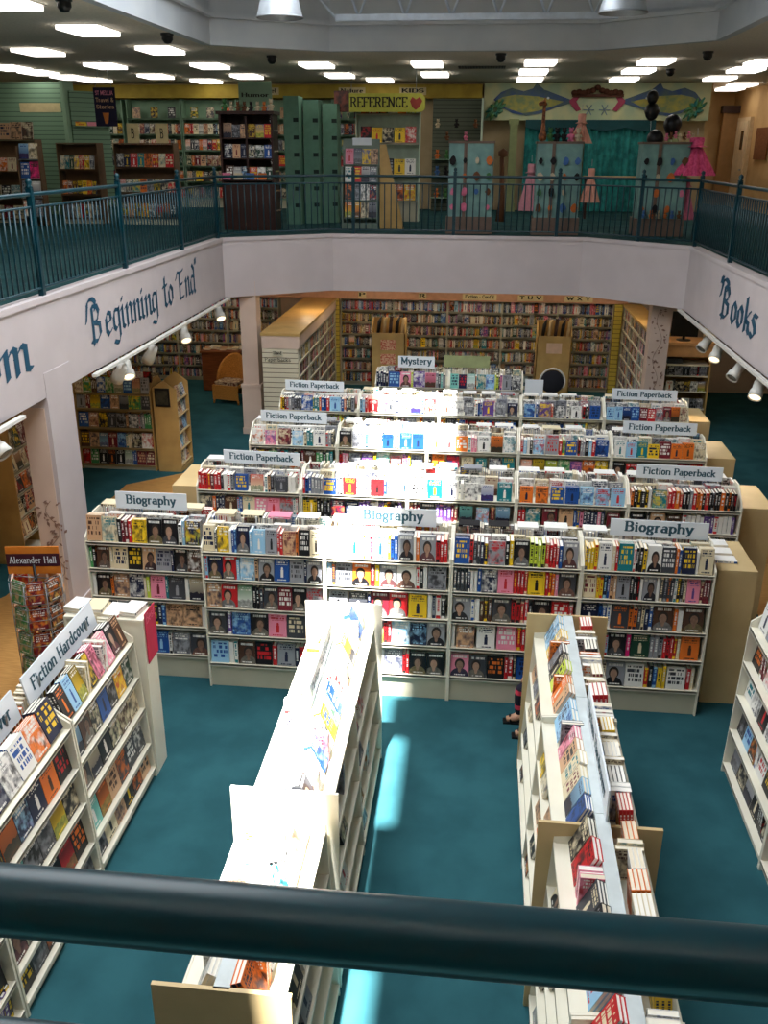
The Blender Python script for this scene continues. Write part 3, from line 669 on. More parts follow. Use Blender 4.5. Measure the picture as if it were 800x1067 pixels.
for nm, x0, W, n, yc, tk in ROWS:
    zs = [1.57, 1.29, 1.0, .7, .38, .1]
    for i in range(n):
        x = x0+i*(W+.005); unit = '%s bookcase of %s paperback row' % (bn[i], nm)
        bay((x, yc), 0, W, zs, .35, '%s cream bookcase from the left in the %s fiction paperback row' % (bn[i], nm), 'fiction paperback bookcases')
        for s in range(3):
            tks = tk.get(i, []); rr_ = random.Random(i*7+s+int(yc*10))
            t = tks[s].split() if s < len(tks) else rnd(rr_, 22, .25)
            fill((x, yc, 0), 0, .02, W-.04, zs[s], -.34, t, R1, unit, SH5[s], copies=(1, 3) if s == 0 else (1, 1), small=.93, hF=(.2, .235), hS=(.2, .235))
        o2, rr = dbl((x, yc), W, 0)
        fill(o2, rr, .02, W-.04, zs[0], -.2, rnd(R1, 18, .3, 'wckwwecwbw'), R1, 'rear of '+unit, 'top shelf', copies=(1, 2), hF=(.22, .245), hS=(.21, .25))
        fill((x, yc, 0), 0, .02, W-.04, zs[0], -.15, ['F'+R1.choice('wwcwe') for _ in range(7)], R1, 'rear rank of '+unit, 'top shelf', copies=(2, 3), hF=(.205, .225), lean=.05)
        for q in range(4):
            if R1.random() < .7 and not (i in (0, 4) and q in (1, 2)): pile((x, yc, 0), 0, .26+q*.29, .04, 1.81, 1, R1, unit, ang=pi/2, cols='wwcew', place='%s along the ridge of' % ORD[q])
for (nm, l, r_, yc) in (('first', -2.52, 2.33, 10.2), ('second', -2.49, 2.42, 12.02), ('third', -2.52, 2.5, 13.82)):
    sign('Fiction Paperback', .93, .16, (l, yc, 1.80), radians(-3), 'Fiction Paperback sign at the pillar end of the %s paperback row' % nm)
    sign('Fiction Paperback', .95, .165, (r_, yc, 1.81), radians(-2), 'Fiction Paperback sign at the tan-case end of the %s paperback row' % nm)
zs = [1.58, 1.3, 1.0, .7, .4, .1]
MT = [["S4n Sk Fbt Fpp Sf Fv Fpw Se Sd Sa", "S4d Fk S4m"], ["Fa Fnt Fa Sk Ft Fl S2f Sk Sp Fe Sn Fd", "S4k S4d Fm"]]
for i in range(2):
    x = -1.72+i*1.24; unit = '%s mystery bookcase' % bn[i]
    bay((x, 15.45), 0, 1.235, zs, .35, '%s mystery bookcase at the back of the paperback rows' % bn[i], 'mystery bookcases')
    for s in range(2): fill((x, 15.45, 0), 0, .02, 1.195, zs[s], -.34, MT[i][s].split(), R1, unit, SH5[s], copies=(1, 2), small=.97)
    o2, rr = dbl((x, 15.45), 1.235, 0)
    fill(o2, rr, .02, 1.195, zs[0], -.2, rnd(R1, 14, .3, 'wckwec'), R1, 'rear of '+unit, 'top shelf', copies=(1, 1))
sign('Mystery', .62, .2, (-1.05, 15.45, 1.84), 0, 'small blue-white Mystery sign on the back bookcases')
sign('', .78, .2, (-.2, 15.5, 1.86), 0, 'blank olive sign board beside the Mystery sign', board=mat('olive_board', srgb(150, 158, 112), .7), post=True)
tag(MB().box(0, 0, 0, .3, .02, .55).build('price_board', SIGNW, loc=(.79, 15.2, 1.2)), 'blank white board leaning at the end of the mystery bookcases', 'board')
MB().box(0.02, .02, -1.2, .06, .06, 0).box(.24, .02, -1.2, .28, .06, 0).build('post', METAL, bpy.data.objects['price_board'])

# ------------------------------------------------------------------ hardcover islands (run away from the balcony)
HZ = [1.37, 1.03, .72, .38, .1]
def island(xc, y0, W, label, unit, rfill, lfill, rdet=(), ldet=(), D=.27, Dlow=.34, group=None, ends=(), endm=CREAM):
    r = bay((xc, y0), pi/2, W, HZ, D, label, group, Dlow=Dlow, side=CREAM, ztop=1.44)
    for e in ends: endpanel(r, e, Dlow, 1.6, endm)
    MB().box(.0, -.04, 1.56, W, .04, 1.6).box(.02, -.015, 1.2, W-.02, .015, 1.56).build('ridge_panel', mat('ridge_laminate', srgb(206, 214, 214), .5), r)
    for s in range(5):
        dd = -(D+(Dlow-D)*s/4)+(.075 if s == 0 else .005); kw = dict(lean=.42, hF=(.225, .245), hS=(.2, .24)) if s == 0 else dict(lean=.3)
        kr = dict(lean=.1, hF=(.225, .25), hS=(.2, .25)) if s == 0 and xc > 0 else kw
        if rfill:
            t = rfill[s].split() if s < len(rfill) else []
            fill((xc, y0, 0), pi/2, .02, W-.04, HZ[s], dd if kr is kw else -.225, t, R1, unit+', right side', SH5[s], copies=(3, 4) if s == 0 else (1, 2), hero=1, side='balcony end', **kr)
        if lfill:
            t = lfill[s].split() if s < len(lfill) else []
            o2, rr = dbl((xc, y0), W, pi/2)
            fill(o2, rr, .02, W-.04, HZ[s], dd, t, R1, unit+', pillar side', SH5[s], copies=(3, 3) if s == 0 else (1, 2), hero=1, side='far end', **kw)
    return r
# sunlit island (tops and right side seen)
XC = -1.085
island(XC, 5.86, 1.27, 'sunlit white hardcover bookcase at the far end of the left island', 'far sunlit island case',
       ["Fw S3w Fwb Fyk Fwg Sw Fba", "Fe _ _ Fw", "_ Sw Fe _ _", "Fw _ _ S2w", "_ Fe"], ["S4w Fw S3w Fk S4k S3w Fw", "Fw Fe Fk Fw", "Fe Fk", "Fw"], ends=(1.27,))
island(XC, 4.58, 1.27, 'sunlit white hardcover bookcase in the middle of the left island', 'middle sunlit island case',
       ["Fdp S3w Fwl Fbw S2p Fw Fyw Fg Fbt", "Fd _ Fw _ Se", "_ Fm _ Fk", "Fr _ _ Fw", "_ FP _ Fb"], ["Fr S4w Sr Sw Fw S3w Fe S4w", "Fe Fk", "Fw", "Fe"], ends=(0.0,))
island(XC, 3.12, 1.4, 'white hardcover bookcase with tan end panel, balcony end of the left island', 'near sunlit island case',
       ["Fo S2o Fwo Fts Ftv Fwa Fcs", "Fk _ Fk Fw", "_ FP _ Fe", "Fr _ Fb", "Sl _ Fe"], ["S4w S3w Fw S4w S4s Fw", "Fe", "Fk", "Fw"], ends=(0.0,), endm=TAN)
sign('Fiction Hardcover', 1.0, .2, (XC, 5.95, 1.605), pi/2, 'sun-bleached Fiction Hardcover sign on the ridge of the left island', tilt=0)
# shaded island (left side and tops seen)
XR_ = .85
LF = [["Fl Fl Fy S2o Fd Fk Ff So Fo Fs", "Fs Fe _ Fd _", "_ Fc _", "Fk _ _", "_ _ Fk"],
      ["Flt Fle S2e Fpk Fst Fct Fct Flb Fb", "Fy Fc _ _ Fs", "_ Fs Fo", "_ Fk", "Fk _"],
      ["Fkr Frk S3p Fdw Fkt S3d Fl", "_ Fcp _ _ Fs", "Fs _ Fe", "Fk _ _", "_ Ft Fk"],
      ["Frt Fe S4d Fo Fs Fp S4p Fk", "Fs _ Fc", "Fc _ Fe", "Fe _", "_ Fb"]]
RF = [["Fr S3c Fcf S4w So Fkt S2w S3c Fr", "", "", "", ""], ["Frt S2w Fkk S2c Fwf S3c Fyc Sw S4w", "", "", "", ""], ["Fyw S4l S3w Fc Fo Fw S2c", "", "", "", ""], ["Fcm S4c Fwk S2w Fr S4w", "", "", "", ""]]
for i, (y0, nm) in enumerate(((5.85, 'far'), (4.58, 'second'), (3.31, 'third'), (2.04, 'near'))):
    island(XR_, y0, 1.265, 'cream hardcover bookcase, %s of the four in the shaded island' % {'far': 'farthest', 'second': 'second farthest', 'third': 'third farthest', 'near': 'closest'}[nm], '%s shaded island case' % nm,
           RF[i], LF[i], ends=(1.265,) if i in (0,) else (), endm=TAN)
endpanel(empty('divider_panel', (XR_, 4.57, 0), pi/2, 'tan upright end panel splitting the shaded hardcover island', 'panel'), 0, .34, 1.52, TAN, .03)
sign('Fiction Hardcover', 1.15, .22, (XR_+.02, 5.08, 1.605), -pi/2, 'long pale Fiction Hardcover sign on the ridge of the shaded island')
# ------------------------------------------------------------------ hardcover case by the wicker path (left) and case at the right edge
FHZ = [1.37, 1.03, .72, .35, .1]
FT = [(5.39, ["Fkf Flo Fkr S2c Fk Fpw S3w Fpk Fkp FBr", "Fl FBp Fk Fb Fks Fy FG", "Fdp Fc Fkf Fkl FB", "Fa Fk Fst Fd", "Fk Fcs Fsr Fk"]),
      (4.12, ["Fnt Fnw Fwb Fwt Fo", "Fkt Fo Fnb Fnf", "Fr Fa Fk Fd Fk", "Fkp Fd Fk", "Fk Fd Fk"]),
      (2.85, ["Fwt Fnt Fl Fk Fw", "Fk FB Fn", "S4k S2d Fkp Sy", "Fk S4n Fk", "S4v S3n S2k Fk"])]
for i, (y0, tk) in enumerate(FT):
    nm = ['far', 'middle', 'near'][i]; unit = '%s left hardcover case' % nm
    r = bay((-3.1, y0), pi/2, 1.255, FHZ, .27, '%s white bookcase of the hardcover row beside the wood path' % {'far': 'farthest', 'middle': 'middle', 'near': 'closest'}[nm], Dlow=.36, ztop=1.56)
    MB().box(.03, -.3, 0, 1.22, -.02, .03).build('toe_kick', KICK, r)
    for s in range(5): fill((-3.1, y0, 0), pi/2, .02, 1.215, FHZ[s], -(.27+.09*s/4)+.03, tk[s].split(), R1, unit, SH5[s], copies=(2, 3) if s == 0 else (1, 2), lean=.34 if s == 0 else .16, small=1.1, hero=1, side='balcony end')
    o2, rr = dbl((-3.1, y0), 1.255, pi/2)
    fill(o2, rr, .02, 1.215, FHZ[0], -.2, rnd(R1, 12, .3, 'wcBkso'), R1, 'rear of '+unit, 'top shelf', copies=(1, 2))
sign('Fiction Hardcover', 1.22, .23, (-3.1, 5.95, 1.56), pi/2, 'large Fiction Hardcover sign on the far end of the left row', tilt=radians(-12))
sign('Fiction Hardcover', 1.15, .23, (-3.1, 4.62, 1.56), pi/2, 'large Fiction Hardcover sign cut off by the frame edge', tilt=radians(-12))
r = bay((-2.74, 6.67), pi, .7, [1.3, 1.0, .7, .4, .1], .24, 'white end bookcase closing the left hardcover row, books piled on top', ztop=1.55, double=False, side=CREAM, square=True)
topboard(r, 0, -.24, .7, .012, 1.55, CREAM)
for k in range(4): pile((-2.74, 6.67, 0), pi, .04+.165*k, -.235, 1.575, R1.choice((1, 2)), R1, 'left hardcover row end case', cols='wcw', ang=R1.uniform(-.15, .15), place=['first along the top of', 'second along the top of', 'third along the top of', 'last along the top of'][k])
p = MB(); p.box(-.002, -.12, -.36, .004, .12, .12); po = empty('sale_card', (-2.73, 6.8, 1.5), 0, 'tall crimson card on the end of the left hardcover row', 'sign')
RED = mat('crimson_card', srgb(196, 26, 70), .5); p.build('panel', RED, po)
mb, wd = lettering('Best', 1, stroke=.12); s_ = .2/wd
mb.v = [(.006+v[2], v[0]*s_, .02+v[1]*s_) for v in mb.v]; mb.build('lettering', mat('pink_ink', srgb(240, 120, 150), .6), po)
# right edge case, faces the islands
RTK = [["Fwn Fet S2w Fk", "Fkt S2m Fwr S2r Fk", "Fwt Fwl Fkf Fwk Fk", "Fks Fl Fk S2w Fwt Fk", "Fk Fkk Fwk Fk S3k Fk"], ["Fw Fk Fkp S2w", "Fk Fe Fkr S3k", "Fkw Fdk Fm Fk", "Fkf Fe Fk", "Fk FP Fkd Fw Fe"], ["Fw Fk Fd", "Fk Fk", "Fk Fe", "Fk Fw", "Fk Fe"]]
RZS = [1.5, 1.16, .82, .46, .1]
for i in range(3):
    y1 = 7.29-i*1.26; nm = ['far', 'middle', 'near'][i]
    bay((2.72, y1), -pi/2, 1.255, RZS, .3, '%s cream bookcase of the row by the right edge' % {'far': 'farthest', 'middle': 'middle', 'near': 'closest'}[nm], Dlow=.34, ztop=1.72)
    for s in range(5): fill((2.72, y1, 0), -pi/2, .02, 1.215, RZS[s], -(.3+.04*s/4)+.05, RTK[i][s].split(), R1, '%s right-edge case' % nm, SH5[s], copies=(1, 3), lean=.16, small=1.1, hero=1, side='far end')
# ------------------------------------------------------------------ back wall cases of the lower floor
WZ = [1.8, 1.52, 1.24, .95, .66, .37, .09]
WSH = ['top shelf', 'second shelf', 'third shelf', 'fourth shelf', 'fifth shelf', 'sixth shelf', 'bottom shelf']
wallx = [-3.28+1.26*k for k in range(5)] + [-9.8+1.26*k for k in range(4)]
SPAL = 'kkkddBBcseewwrmmnnbtGyovspcc'
for i, x in enumerate(wallx):
    nm = '%s %s wall bookcase' % (ORD[i] if i < 5 else ORD[i-5], 'back' if i < 5 else 'far-left')
    lab = '%s tall bookcase from the %s' % (ORD[i] if i < 5 else ORD[i-5], 'yellow slats along the back wall' if i < 5 else 'left on the back wall behind the pillar')
    bay((x, 21.92), 0, 1.255, WZ, .3, lab, 'tall back wall bookcases', ztop=2.06, double=False, side=CREAM2, shelfm=CREAM2, square=True)
    for s in range(7):
        fill((x, 21.92, 0), 0, .02, 1.215, WZ[s], -.29, rnd(R1, 30, .06 if s else .12, SPAL if s else 'bbelwwprkvwn', 2), R1, nm, WSH[s], small=.92, hS=(.18, .235), copies=(1, 1))
r = MB().box(-9.9, 21.5, 2.07, 3.3, 21.94, 2.1).box(-9.9, 21.52, 2.1, 3.3, 21.94, 2.45).build('cornice', mat('salmon_paint', srgb(196, 150, 124), .7)); tag(r, kind='structure'); r.name = 'trim_cornice'
WL = [("Fiction - Cont'd", .7, -.04), ('T U V', .5, 1.12), ('W X Y', .55, 2.2), ('R', .1, -1.35), ('P', .1, -2.75)]
for tx, wd_, x in WL:
    sign(tx, wd_+.08, .13, (x, 21.5, 2.1), 0, 'small cream header strip reading %s over the back wall shelves' % tx, board=mat('cream_card', srgb(212, 196, 150), .7), ink=INKK, post=False)
YS = slatmat('yellow_slatwall', srgb(208, 186, 78), srgb(130, 110, 40), .1)
for x0, x1, nm in ((3.03, 3.2, 'beside the fifth back wall bookcase'), (-3.42, -3.3, 'beside the first back wall bookcase')):
    tag(MB().box(x0, 21.5, 0, x1, 21.6, 2.06).build('slatwall_strip', YS), 'narrow yellow slatted panel '+nm, 'panel')
# ------------------------------------------------------------------ tall cases running in depth beside the pillars
for k in range(4):
    y0 = 16.98+k*1.13
    r = bay((-3.72, y0), pi/2, 1.125, WZ, .34, '%s tall used-book case from the slatted end, facing the paperback rows' % ORD[k], 'tall cases behind the far pillar', ztop=2.03, double=False, side=CREAM2, square=True)
    for s in range(7): fill((-3.72, y0, 0), pi/2, .02, 1.085, WZ[s], -.33, rnd(R1, 28, .05, SPAL, 2), R1, '%s tall used-book case' % ORD[k], WSH[s], small=.92, copies=(1, 1), side='slatted end')
t = tag(MB().box(-4.1, 16.92, 2.04, -3.35, 21.5, 2.09).build('canopy_board', TAN2), 'long flat honey wood top over the tall used-book cases', 'canopy')
MB().box(-4.08, 16.93, 1.8, -3.37, 16.97, 2.04).box(-3.39, 16.97, 1.83, -3.36, 21.45, 2.04).build('fascia_board', PINKW, t)
sw = tag(MB().box(-4.08, 16.94, 0, -3.4, 16.975, 1.8).build('slatwall', slatmat('cream_slatwall', srgb(216, 208, 184), srgb(120, 108, 90), .095)), 'cream slatted end panel of the tall used-book cases', 'panel')
sg = sign('Used', .2, .1, (-3.78, 16.93, 1.66), 0, 'small sign reading Used Paperbacks on the slatted panel', board=CREAM2, ink=INKK, post=False, fillw=.8)
mb, wd = lettering('Paperbacks', 1, stroke=.13); mb.v = [(v[0]*.5/wd, -.012, -.1+v[1]*.07) for v in mb.v]; mb.build('lettering', INKK, sg)
for k in range(3):
    y1 = 21.45-k*1.18
    bay((3.56, y1), -pi/2, 1.175, WZ, .34, '%s tall case from the back wall facing the paperback rows on the right' % ORD[k], 'tall cases behind the right pillar', ztop=2.03, double=False, side=CREAM2, square=True)
    for s in range(7): fill((3.56, y1, 0), -pi/2, .02, 1.135, WZ[s], -.33, rnd(R1, 28, .05, SPAL, 2), R1, '%s tall case on the right' % ORD[k], WSH[s], small=.92, copies=(1, 1), side='back wall')
tag(MB().box(3.2, 17.9, 2.04, 3.6, 21.45, 2.09).build('canopy_board', TAN2), 'honey wood top over the tall cases behind the right pillar', 'canopy')
# second tall block right of it (seen above)
# ------------------------------------------------------------------ left aisle cases
LZ = [1.38, 1.1, .76, .4, .09]
for i, x in enumerate((-6.93, -8.32)):
    bay((x, 15.2), 0, 1.37, LZ, .35, ['honey wood bookcase of face-out books in the left aisle', 'honey wood bookcase mostly hidden by the near pillar'][i], side=TAN2, shelfm=TAN, ztop=1.62)
    for s in range(5): fill((x, 15.2, 0), 0, .02, 1.33, LZ[s], -.34, rnd(R1, 9, .85, 'kkdecBwrgnsbm'), R1, ['left aisle bookcase', 'hidden left aisle bookcase'][i], SH5[s], copies=(1, 2), small=1.05)
    o2, rr = dbl((x, 15.2), 1.37, 0)
    fill(o2, rr, .02, 1.33, LZ[0], -.3, rnd(R1, 9, .7, 'sBcwko'), R1, 'rear of the %s left aisle bookcase' % ORD[i], 'top shelf', copies=(1, 1))
r = empty('end_display', (-5.52, 14.85, 0), 0, 'honey wood end display with pointed top and framed picture in the left aisle', 'display')
MB().prism([(0, 0), (.4, 0), (.44, .2), (.44, .6), (0, .6)], 'z', 0, .08).build('plinth', TAN2, r)
MB().prism([(0, .08), (.42, .08), (.42, 1.48), (.2, 1.62), (0, 1.5)], 'y', 0, .02).box(0, .02, .08, .02, .58, 1.5).build('front_panel', TAN2, r)
MB().prism([(0, .08), (.44, .08), (.44, 1.5), (.22, 1.66), (0, 1.5)], 'y', .58, .6).build('back_panel', TAN2, r)
for k, z in enumerate((.12, .4, .7, 1.0, 1.28)): MB().box(.02, .02, z-.015, .43, .58, z).build('shelf', TAN, r)
fr = MB().box(.04, -.015, 1.18, .3, 0, 1.5).build('picture_frame', BLACK, r); MB().box(.07, -.02, 1.22, .27, -.014, 1.46).build('picture', mat('dim_picture', srgb(70, 66, 52), .5, srgb(38, 40, 34), 14), fr)
for k, z in enumerate((.12, .4, .7, 1.0, 1.28)): fill((-5.08, 14.88, 0), pi/2, .02, .52, z, .03, rnd(R1, 4, .7, 'wecwls'), R1, 'end display in the left aisle', WSH[k], copies=(1, 1), lean=.25, hF=(.2, .22))
r = bay((-6.5, 10.82), pi/2, .7, [1.6, 1.3, 1.0, .68, .38, .08], .5, 'tall honey wood case behind the near pillar and card spinner', ztop=1.98, double=False, side=TAN2, square=True)
for s, z in enumerate([1.6, 1.3, 1.0, .68, .38]): fill((-6.5, 10.82, 0), pi/2, .02, .66, z, -.49, rnd(R1, 5, .6, 'kkorBsmcG'), R1, 'tall honey case behind the near pillar', WSH[s], copies=(1, 2), lean=.2, small=1.05)
r = bay((-8.2, 10.4), 0, 1.6, [1.6, 1.3, 1.0, .68, .38, .08], .35, 'wide honey wood case left of the tall case by the pillar', ztop=1.98, double=False, side=TAN2, shelfm=TAN2, square=True)

# ================================================================== LOWER FLOOR PROPS
# card spinner with pocket tiers
SPX, SPY = -4.12, 7.55
r = empty('spinner_rack', (SPX, SPY, 0), 0, 'tall round card spinner rack with orange header on the oak floor', 'rack')
MB().lathe([(.26, 0), (.26, .03), (.03, .06), (.03, .1)], seg=24).build('base', BLACK, r)
MB().tube([(0, 0, .05), (0, 0, 1.62)], .016, 8).build('pole', BLACK, r)
m = MB()
for k in range(5):
    z = .22+k*.27
    for j in range(8):
        a0, a1 = 2*pi*j/8, 2*pi*(j+1)/8; p0, p1 = (.255*cos(a0), .255*sin(a0)), (.255*cos(a1), .255*sin(a1))
        for zz in (z, z+.1, z+.22): m.tube([(p0[0], p0[1], zz), (p1[0], p1[1], zz)], .0035, 4)
        m.tube([(p0[0], p0[1], .2), (p0[0], p0[1], 1.5)], .004, 4) if k == 0 else None
        if j % 2 == 0 and k == 0:
            m.tube([(0, 0, .25), (p0[0], p0[1], .25)], .005, 4); m.tube([(0, 0, 1.48), (p0[0], p0[1], 1.48)], .005, 4)
m.build('wire_pockets', METAL, r)
hd = MB().box(-.25, -.006, 1.52, .25, .006, 1.8).build('header_card', mat('orange_card', srgb(214, 128, 40), .6, srgb(200, 112, 30), 5), r, rz=radians(8))
MB().box(-.25, -.009, 1.6, .25, -.005, 1.73).build('banner', mat('maroon_card', srgb(66, 16, 34), .6), hd)
mb, wd = lettering('Alexander Hall', 1, stroke=.14); s_ = .44/wd; mb.v = [(v[0]*s_, -.0105-v[2], 1.635+v[1]*.065) for v in mb.v]; mb.build('lettering', SIGNW, hd)
SPC = 'orggmvmo'
for k in range(5):
    for j in range(8):
        a = 2*pi*(j+.5)/8; n = Vector((cos(a), sin(a), 0)); R = Vector((-n.y, n.x, 0)); I = -n; Z = Vector((0, 0, 1)); le = .12
        C = Z*cos(le)+I*sin(le); Bv = I*cos(le)-Z*sin(le)
        c = {5: 'g', 4: 'o', 6: 'm', 3: 'r', 7: 'B'}.get(j, 's')
        O = Vector((SPX, SPY, .225+k*.27)) + n*.245 - R*.075 + Z*.004
        for q in range(2):
            c2 = c if q else {'g': 'a', 'o': 'r'}.get(c, c)
            hd_ = Bv*.014*q
            add_book(O+hd_+Z*(.0), R, Bv, C, .15, .012, .2+.02*q, c, 's' if c == 'g' else 'o', 1, R1.random(), '%s booklet, %s in the %s tier of the card spinner, side %s' % (CNAME[c], ['front', 'back'][q], ORD[4-k], ORD[j]), .2, 1)
# wicker chair + counter in the left rear aisle
WICK = mat('golden_wicker', srgb(222, 158, 76), .7, srgb(180, 116, 48), 60, .4)
r = empty('wicker_armchair', (-5.5, 19.75, 0), radians(-12), 'rounded golden wicker armchair with cushion beside the wooden desk', 'chair')
m = MB(); NB = 18
prof = []
for i in range(NB+1):
    a = pi*i/NB; hh = .46+.55*sin(a)**.7 if 0 < i < NB else .46; prof.append((-.33*cos(a)*1.0, .3*sin(a), hh))
for i in range(NB):
    for (q0, q1) in ((0, 1),):
        x0, y0, h0 = prof[i]; x1, y1, h1 = prof[i+1]
        for s_, e in ((1, 0), (.88, 0)):
            m.quad([(x0*s_, y0*s_, .12), (x1*s_, y1*s_, .12), (x1*s_, y1*s_*1.1, h1), (x0*s_, y0*s_*1.1, h0)], smooth=True)
        m.quad([(x0, y0*1.1, h0), (x1, y1*1.1, h1), (x1*.88, y1*.88*1.1, h1), (x0*.88, y0*.88*1.1, h0)])
m.tube([(x, y*1.1, h) for x, y, h in prof], .03, 8); m.build('backrest', WICK, r)
MB().box(-.3, -.28, .36, .3, .26, .42).box(-.31, -.3, .1, .31, -.27, .42).build('seat', WICK, r)
MB().prism([(-.27, -.26), (.27, -.26), (.25, .2), (-.25, .2)], 'z', .42, .49).build('cushion', mat('floral_cushion', srgb(206, 190, 160), .9, srgb(110, 70, 60), 16), r)
for sx in (-.28, .28):
    for sy in (-.26, .24): MB().tube([(sx, sy, .14), (sx*1.08, sy*1.05, 0)], [.026, .02], 8).build('leg', WICK, r)
r = empty('wooden_desk', (-6.4, 20.6, 0), 0, 'reddish wooden desk covered in small goods beside the wicker chair', 'desk')
RW = mat('reddish_wood', srgb(140, 76, 36), .5, srgb(120, 62, 28), 4, wave=(1, 8, 8))
MB().box(0, 0, .02, .9, .6, .9).build('body', RW, r); MB().box(-.03, -.03, .9, .93, .63, .94).build('top', RW, r); MB().box(.02, .02, 0, .88, .58, .03).build('plinth', KICK, r)
for k in range(9):
    c = R1.choice('wcseo'); pile((-6.4, 20.6, 0), 0, .02+k*.095, .1+.2*R1.random(), .942, R1.choice((1, 2)), R1, 'wooden desk near the wicker chair', cols='wcse', place='%s along' % ORD[k])
# cash counter with monitor on the right
r = empty('service_counter', (3.72, 18.6, 0), 0, 'tan service counter with shelves beyond the right pillar, monitor on top', 'counter')
MB().box(0, 0, 1.72, .95, .6, 1.79).box(0, .02, 1.5, .92, .6, 1.72).build('top', mat('peach_laminate', srgb(214, 164, 112), .5), r)
MB().box(0, .3, 0, .03, .6, 1.5).box(.85, 0, 0, .88, .6, 1.5).box(0, .55, 0, .88, .6, 1.5).build('body', TAN2, r)
for z in (.12, .45, .8, 1.12, 1.34): MB().box(.03, .02, z-.02, .85, .55, z).build('shelf', CREAM, r)
for s, z in enumerate((1.12, .8, .45, .12)): fill((3.72, 18.9, 0), 0, .05, .78, z, -.28, rnd(R1, 6, .6, 'bkdnew'), R1, 'service counter shelves', SH5[s], copies=(1, 1), maxh=.2)
r = empty('monitor', (4.05, 18.85, 1.79), radians(-8), 'black flat monitor seen from behind on the service counter', 'monitor')
MB().box(-.26, -.03, .08, .26, .03, .56).box(-.2, .03, .14, .2, .07, .48).build('screen', BLACK, r); MB().tube([(0, 0, 0), (0, 0, .12)], .03, 8).lathe([(.14, 0), (.14, .015), (.03, .02)]).build('stand', BLACK, r)
tag(MB().box(0, 0, 0, .3, .22, .1).box(.02, -.01, .03, .28, 0, .06).build('receipt_printer', mat('dark_grey_plastic', srgb(70, 72, 76), .5), loc=(3.76, 18.7, 1.345)), 'small dark printer on the shelf of the service counter', 'printer')
tag(MB().box(0, 0, 0, .12, .1, .3).box(.13, .02, 0, .24, .1, .22).build('card_holder', CREAM, loc=(4.42, 18.75, 1.79)), 'cream card holder beside the black monitor', 'card holder')
# brown display stands
def stand(x, y, wd, zt, label, card):
    r = empty('display_stand', (x, y, 0), 0, label, 'display stand')
    MB().prism([(0, 0), (wd, 0), (wd+.02, .5), (-.02, .5)], 'z', 0, .1).build('plinth', TAN2, r)
    MB().prism([(0, .1), (wd, .1), (wd, zt-.25), (0, zt-.25)], 'y', 0, .02).build('front_panel', TAN2, r)
    for xx in (0, wd-.02): MB().prism([(0, .1), (.5, .1), (.5, zt), (.3, zt), (0, zt-.25)], 'x', xx, xx+.02).build('side_panel', TAN2, r)
    MB().box(0, .48, .1, wd, .5, zt).build('back_panel', TAN2, r)
    for k, (cz, m2) in enumerate(card): MB().box(wd*.28, -.006, cz-.11, wd*.72, 0, cz+.11).build('notice', m2, r)
    for k in range(5):
        xx = .1+k*(wd-.2)/4; m = MB(); m.tube([(xx, .2+.04*(k % 2), zt-.5), (xx+.05, .22, zt-.05+.06*(k % 3)), (xx+.09, .25, zt+.05)], [.03, .04, .015], 8)
        m.build('rolled_item', [BLACK, TAN, DWOOD][k % 3], r)
    return r
NC = mat('salmon_notice', srgb(226, 186, 150), .7, srgb(190, 80, 60), 30)
stand(-2.28, 19.3, .72, 1.95, 'brown display stand with two red-printed notices before the back wall', [(1.45, NC), (1.15, NC)])
stand(1.2, 19.4, .72, 1.95, 'brown display stand with one pale notice behind the round-backed chair', [(1.45, mat('pale_notice', srgb(226, 190, 160), .7))])
r = empty('office_chair', (1.5, 18.4, 0), 0, 'black round-backed chair with pale rim before the brown display stand', 'chair')
T_ = Matrix.Rotation(radians(90), 4, 'X')
MB().lathe([(0, .03), (.21, .03), (.24, 0), (.21, -.03), (0, -.03)], c=(0, .1, .95), seg=28, T=T_).build('backrest', mat('black_fabric', srgb(34, 34, 42), .9), r)
MB().tube([(.25*cos(a*pi/14), .1, .95+.27*sin(a*pi/14)) for a in range(-2, 17)], .02, 6).build('rim', WHITEM, r)
MB().lathe([(0, .42), (.24, .42), (.26, .46), (.22, .5), (0, .5)], c=(0, -.1, 0), seg=24).build('seat', BLACK, r)
MB().tube([(0, -.1, .42), (0, -.1, .08)], .025, 8).build('post', METAL, r); MB().tube([(0, .08, .47), (0, .14, .8)], .02, 6).build('back_bracket', METAL, r)
for k in range(5): MB().tube([(0, -.1, .1), (.28*cos(k*1.257), -.1+.28*sin(k*1.257), .03)], [.02, .025], 6).build('leg', BLACK, r)

# ------------------------------------------------------------------ track lighting under the balcony edge
def spot(x, y, z, aim, lit_, label):
    r = empty('track_spotlight', (x, y, z), 0, label, 'spotlight')
    d = Vector(aim).normalized(); q = d.to_track_quat('Z', 'Y').to_matrix().to_4x4()
    MB().tube([(0, 0, .2), (0, 0, .12)], .018, 8).tube([(0, 0, .13), tuple(-d*.02)], .014, 6).build('stem', WHITEM, r)
    MB().lathe([(0, -.15), (.055, -.14), (.07, -.08), (.07, .02), (.085, .05), (.09, .15), (.08, .15), (.075, .06), (0, .05)], seg=18, T=q).build('housing', WHITEM, r)
    b = MB().lathe([(0, .15), (.04, .148), (.074, .135), (.074, .06)], seg=18, T=q).build('bulb', BULB if lit_ else mat('unlit_glass', srgb(120, 118, 110), .2), r)
    if lit_:
        l = bpy.data.lights.new('spot_beam', 'SPOT'); l.energy = 45; l.color = (1, .78, .5); l.spot_size = radians(70); l.spot_blend = .6; l.shadow_soft_size = .05
        lo = bpy.data.objects.new('spot_beam', l); COL.objects.link(lo); lo.parent = r; lo.location = d*.17; lo.rotation_euler = d.to_track_quat('-Z', 'Y').to_euler()
